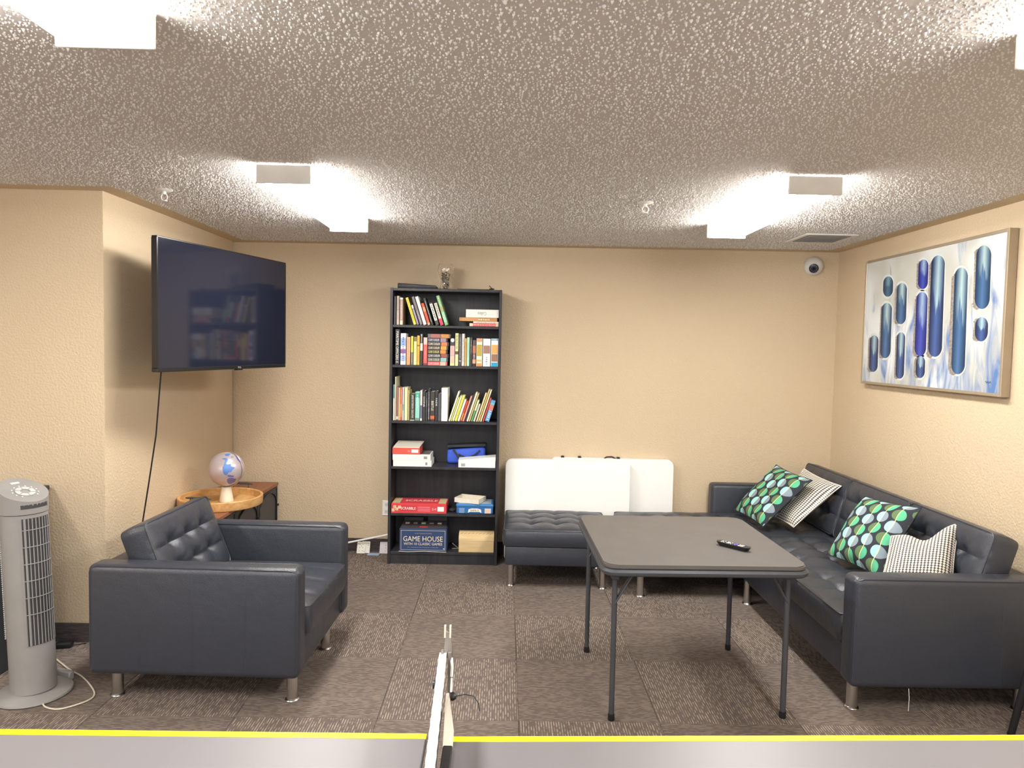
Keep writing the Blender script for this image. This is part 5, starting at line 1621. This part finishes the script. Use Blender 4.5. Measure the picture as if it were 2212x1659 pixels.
bmesh.ops.remove_doubles(b, verts=b.verts, dist=.0001)
obj('top_band', b, mat('white_tape', (.9, .9, .9), .7), NT)
b = BM()
NETM = mat('black_net', '3f3f40', .8)
ny = int((yA - yB) / .011)
for k in range(ny):
    y_ = yB + .011 * (k + .5); box(b, nx_(y_) - .0009, nx_(y_) + .0009, y_ - .0011, y_ + .0011, .006, NH - .015)
for k in range(12):
    z_ = .008 + k * .0105
    tube(b, [(nx_(yB), yB, z_), (nx_(yA), yA, z_)], .0012, 4)
tag(obj('net_mesh', b, NETM, NT), kind='stuff')
STEEL = mat('grey_steel', '8d8780', .4, .5); CREAM = mat('cream_bracket', 'cfc6b8', .45)
b = BM(); box(b, .004, .012, yA - .008, yA + .006, -.02, NH + .004, .001, 1); box(b, -.012, -.006, yA - .008, yA + .006, .04, NH + .006, .001, 1)
obj('post', b, STEEL, NT)
b = BM(); prism(b, [(-.008, 0), (.014, 0), (.010, .052), (-.002, .060)], 0, .010, frame((1, 0, 0), (0, 0, 1), (0, -1, 0), (.0, yA + .010, NH - .012))); obj('post_head', b, STEEL, NT)
b = BM()
for s in (-1, 1): box(b, s * .006 - .002 + .002, s * .006 + .002 + .002, yA - .002, yA + .008, NH + .035, NH + .062)
obj('post_fork', b, CREAM, NT)
b = BM()   # tapering cream clamp arm from the post down to the table edge
tops = [(-.1165, 1.585, .822), (-.1095, 1.585, .824), (-.092, 1.50, .782), (-.092, 1.47, .765), (-.113, 1.465, .765)]
A = [b.verts.new(Vector(p) - Vector((NX, .76, PZ))) for p in tops]; B = [b.verts.new(Vector(p) - Vector((NX, .76, PZ)) - Vector((0, 0, .004))) for p in tops]
b.faces.new(A); b.faces.new(B[::-1])
for i in range(5): b.faces.new((A[i], A[(i + 1) % 5], B[(i + 1) % 5], B[i]))
obj('clamp_arm', b, CREAM, NT)
obj('clamp_jaw', bx(.006, .026, 1.36 - .76, 1.462 - .76, .0008, .012, .002, 1), BLACKP, NT)
b = BM(); lathe(b, [(0, 0), (.010, 0), (.012, .006), (.010, .014), (0, .015)], 14, frame((0, 1, 0), (0, 0, 1), (-1, 0, 0), (-.010, yA - .06, NH - .045))); obj('tension_knob', b, BLACKP, NT, True)
b = BM(); lathe(b, [(0, 0), (.009, 0), (.010, .005), (.006, .012), (0, .013)], 12, frame((0, 1, 0), (0, 0, 1), (1, 0, 0), (.013, yA - .02, .058))); obj('cord_stop', b, BLACKP, NT, True)
b = BM(); tube(b, [(.024, yA - .02, .058), (.045, yA - .018, .062), (.065, yA - .018, .058), (.076, yA - .022, .044), (.078, yA - .026, .028)], .0012, 5); obj('tension_cord', b, BLACKP, NT, True)
b = BM(); tube(b, [(.012, yA - .004, NH - .010), (.014, yA - .01, NH - .03), (.013, yA - .012, NH - .05)], .0035, 6); tube(b, [(.014, yA - .02, .100), (.014, yA - .035, .075)], .0025, 5); obj('white_tie', b, MATS['white_tape'], NT, True)

# ------------------------------------------------------------------ stool whose leg enters at the lower right
sf = atz(2184, 1588, 0)
sd = Vector((.34, .04, 0))
ST = thing('black_stool', 'black stool leg slanting in at the lower right corner', 'stool', (sf.x + .10, sf.y - .12, 0), 0)
for k in range(4):
    a = math.atan2(.12, -.10) + k * PI / 2
    f_ = Vector((.156 * math.cos(a), .156 * math.sin(a), 0)); t_ = Vector((.085 * math.cos(a), .085 * math.sin(a), .44))
    b = BM(); tube(b, [f_ + Vector((0, 0, .006)), t_], .013, 10, radii=[.014, .018]); lg = obj('leg', b, BLACKP, ST, True)
    b = BM(); lathe(b, [(0, 0), (.015, 0), (.016, .01), (0, .011)], 12, Matrix.Translation(f_)); obj('rubber_foot', b, BLACKP, lg, True)
b = BM(); lathe(b, [(0, .44), (.11, .44), (.12, .448), (.12, .462), (.11, .472), (0, .474)], 32); obj('seat', b, LEA, ST, True)

flush_text()
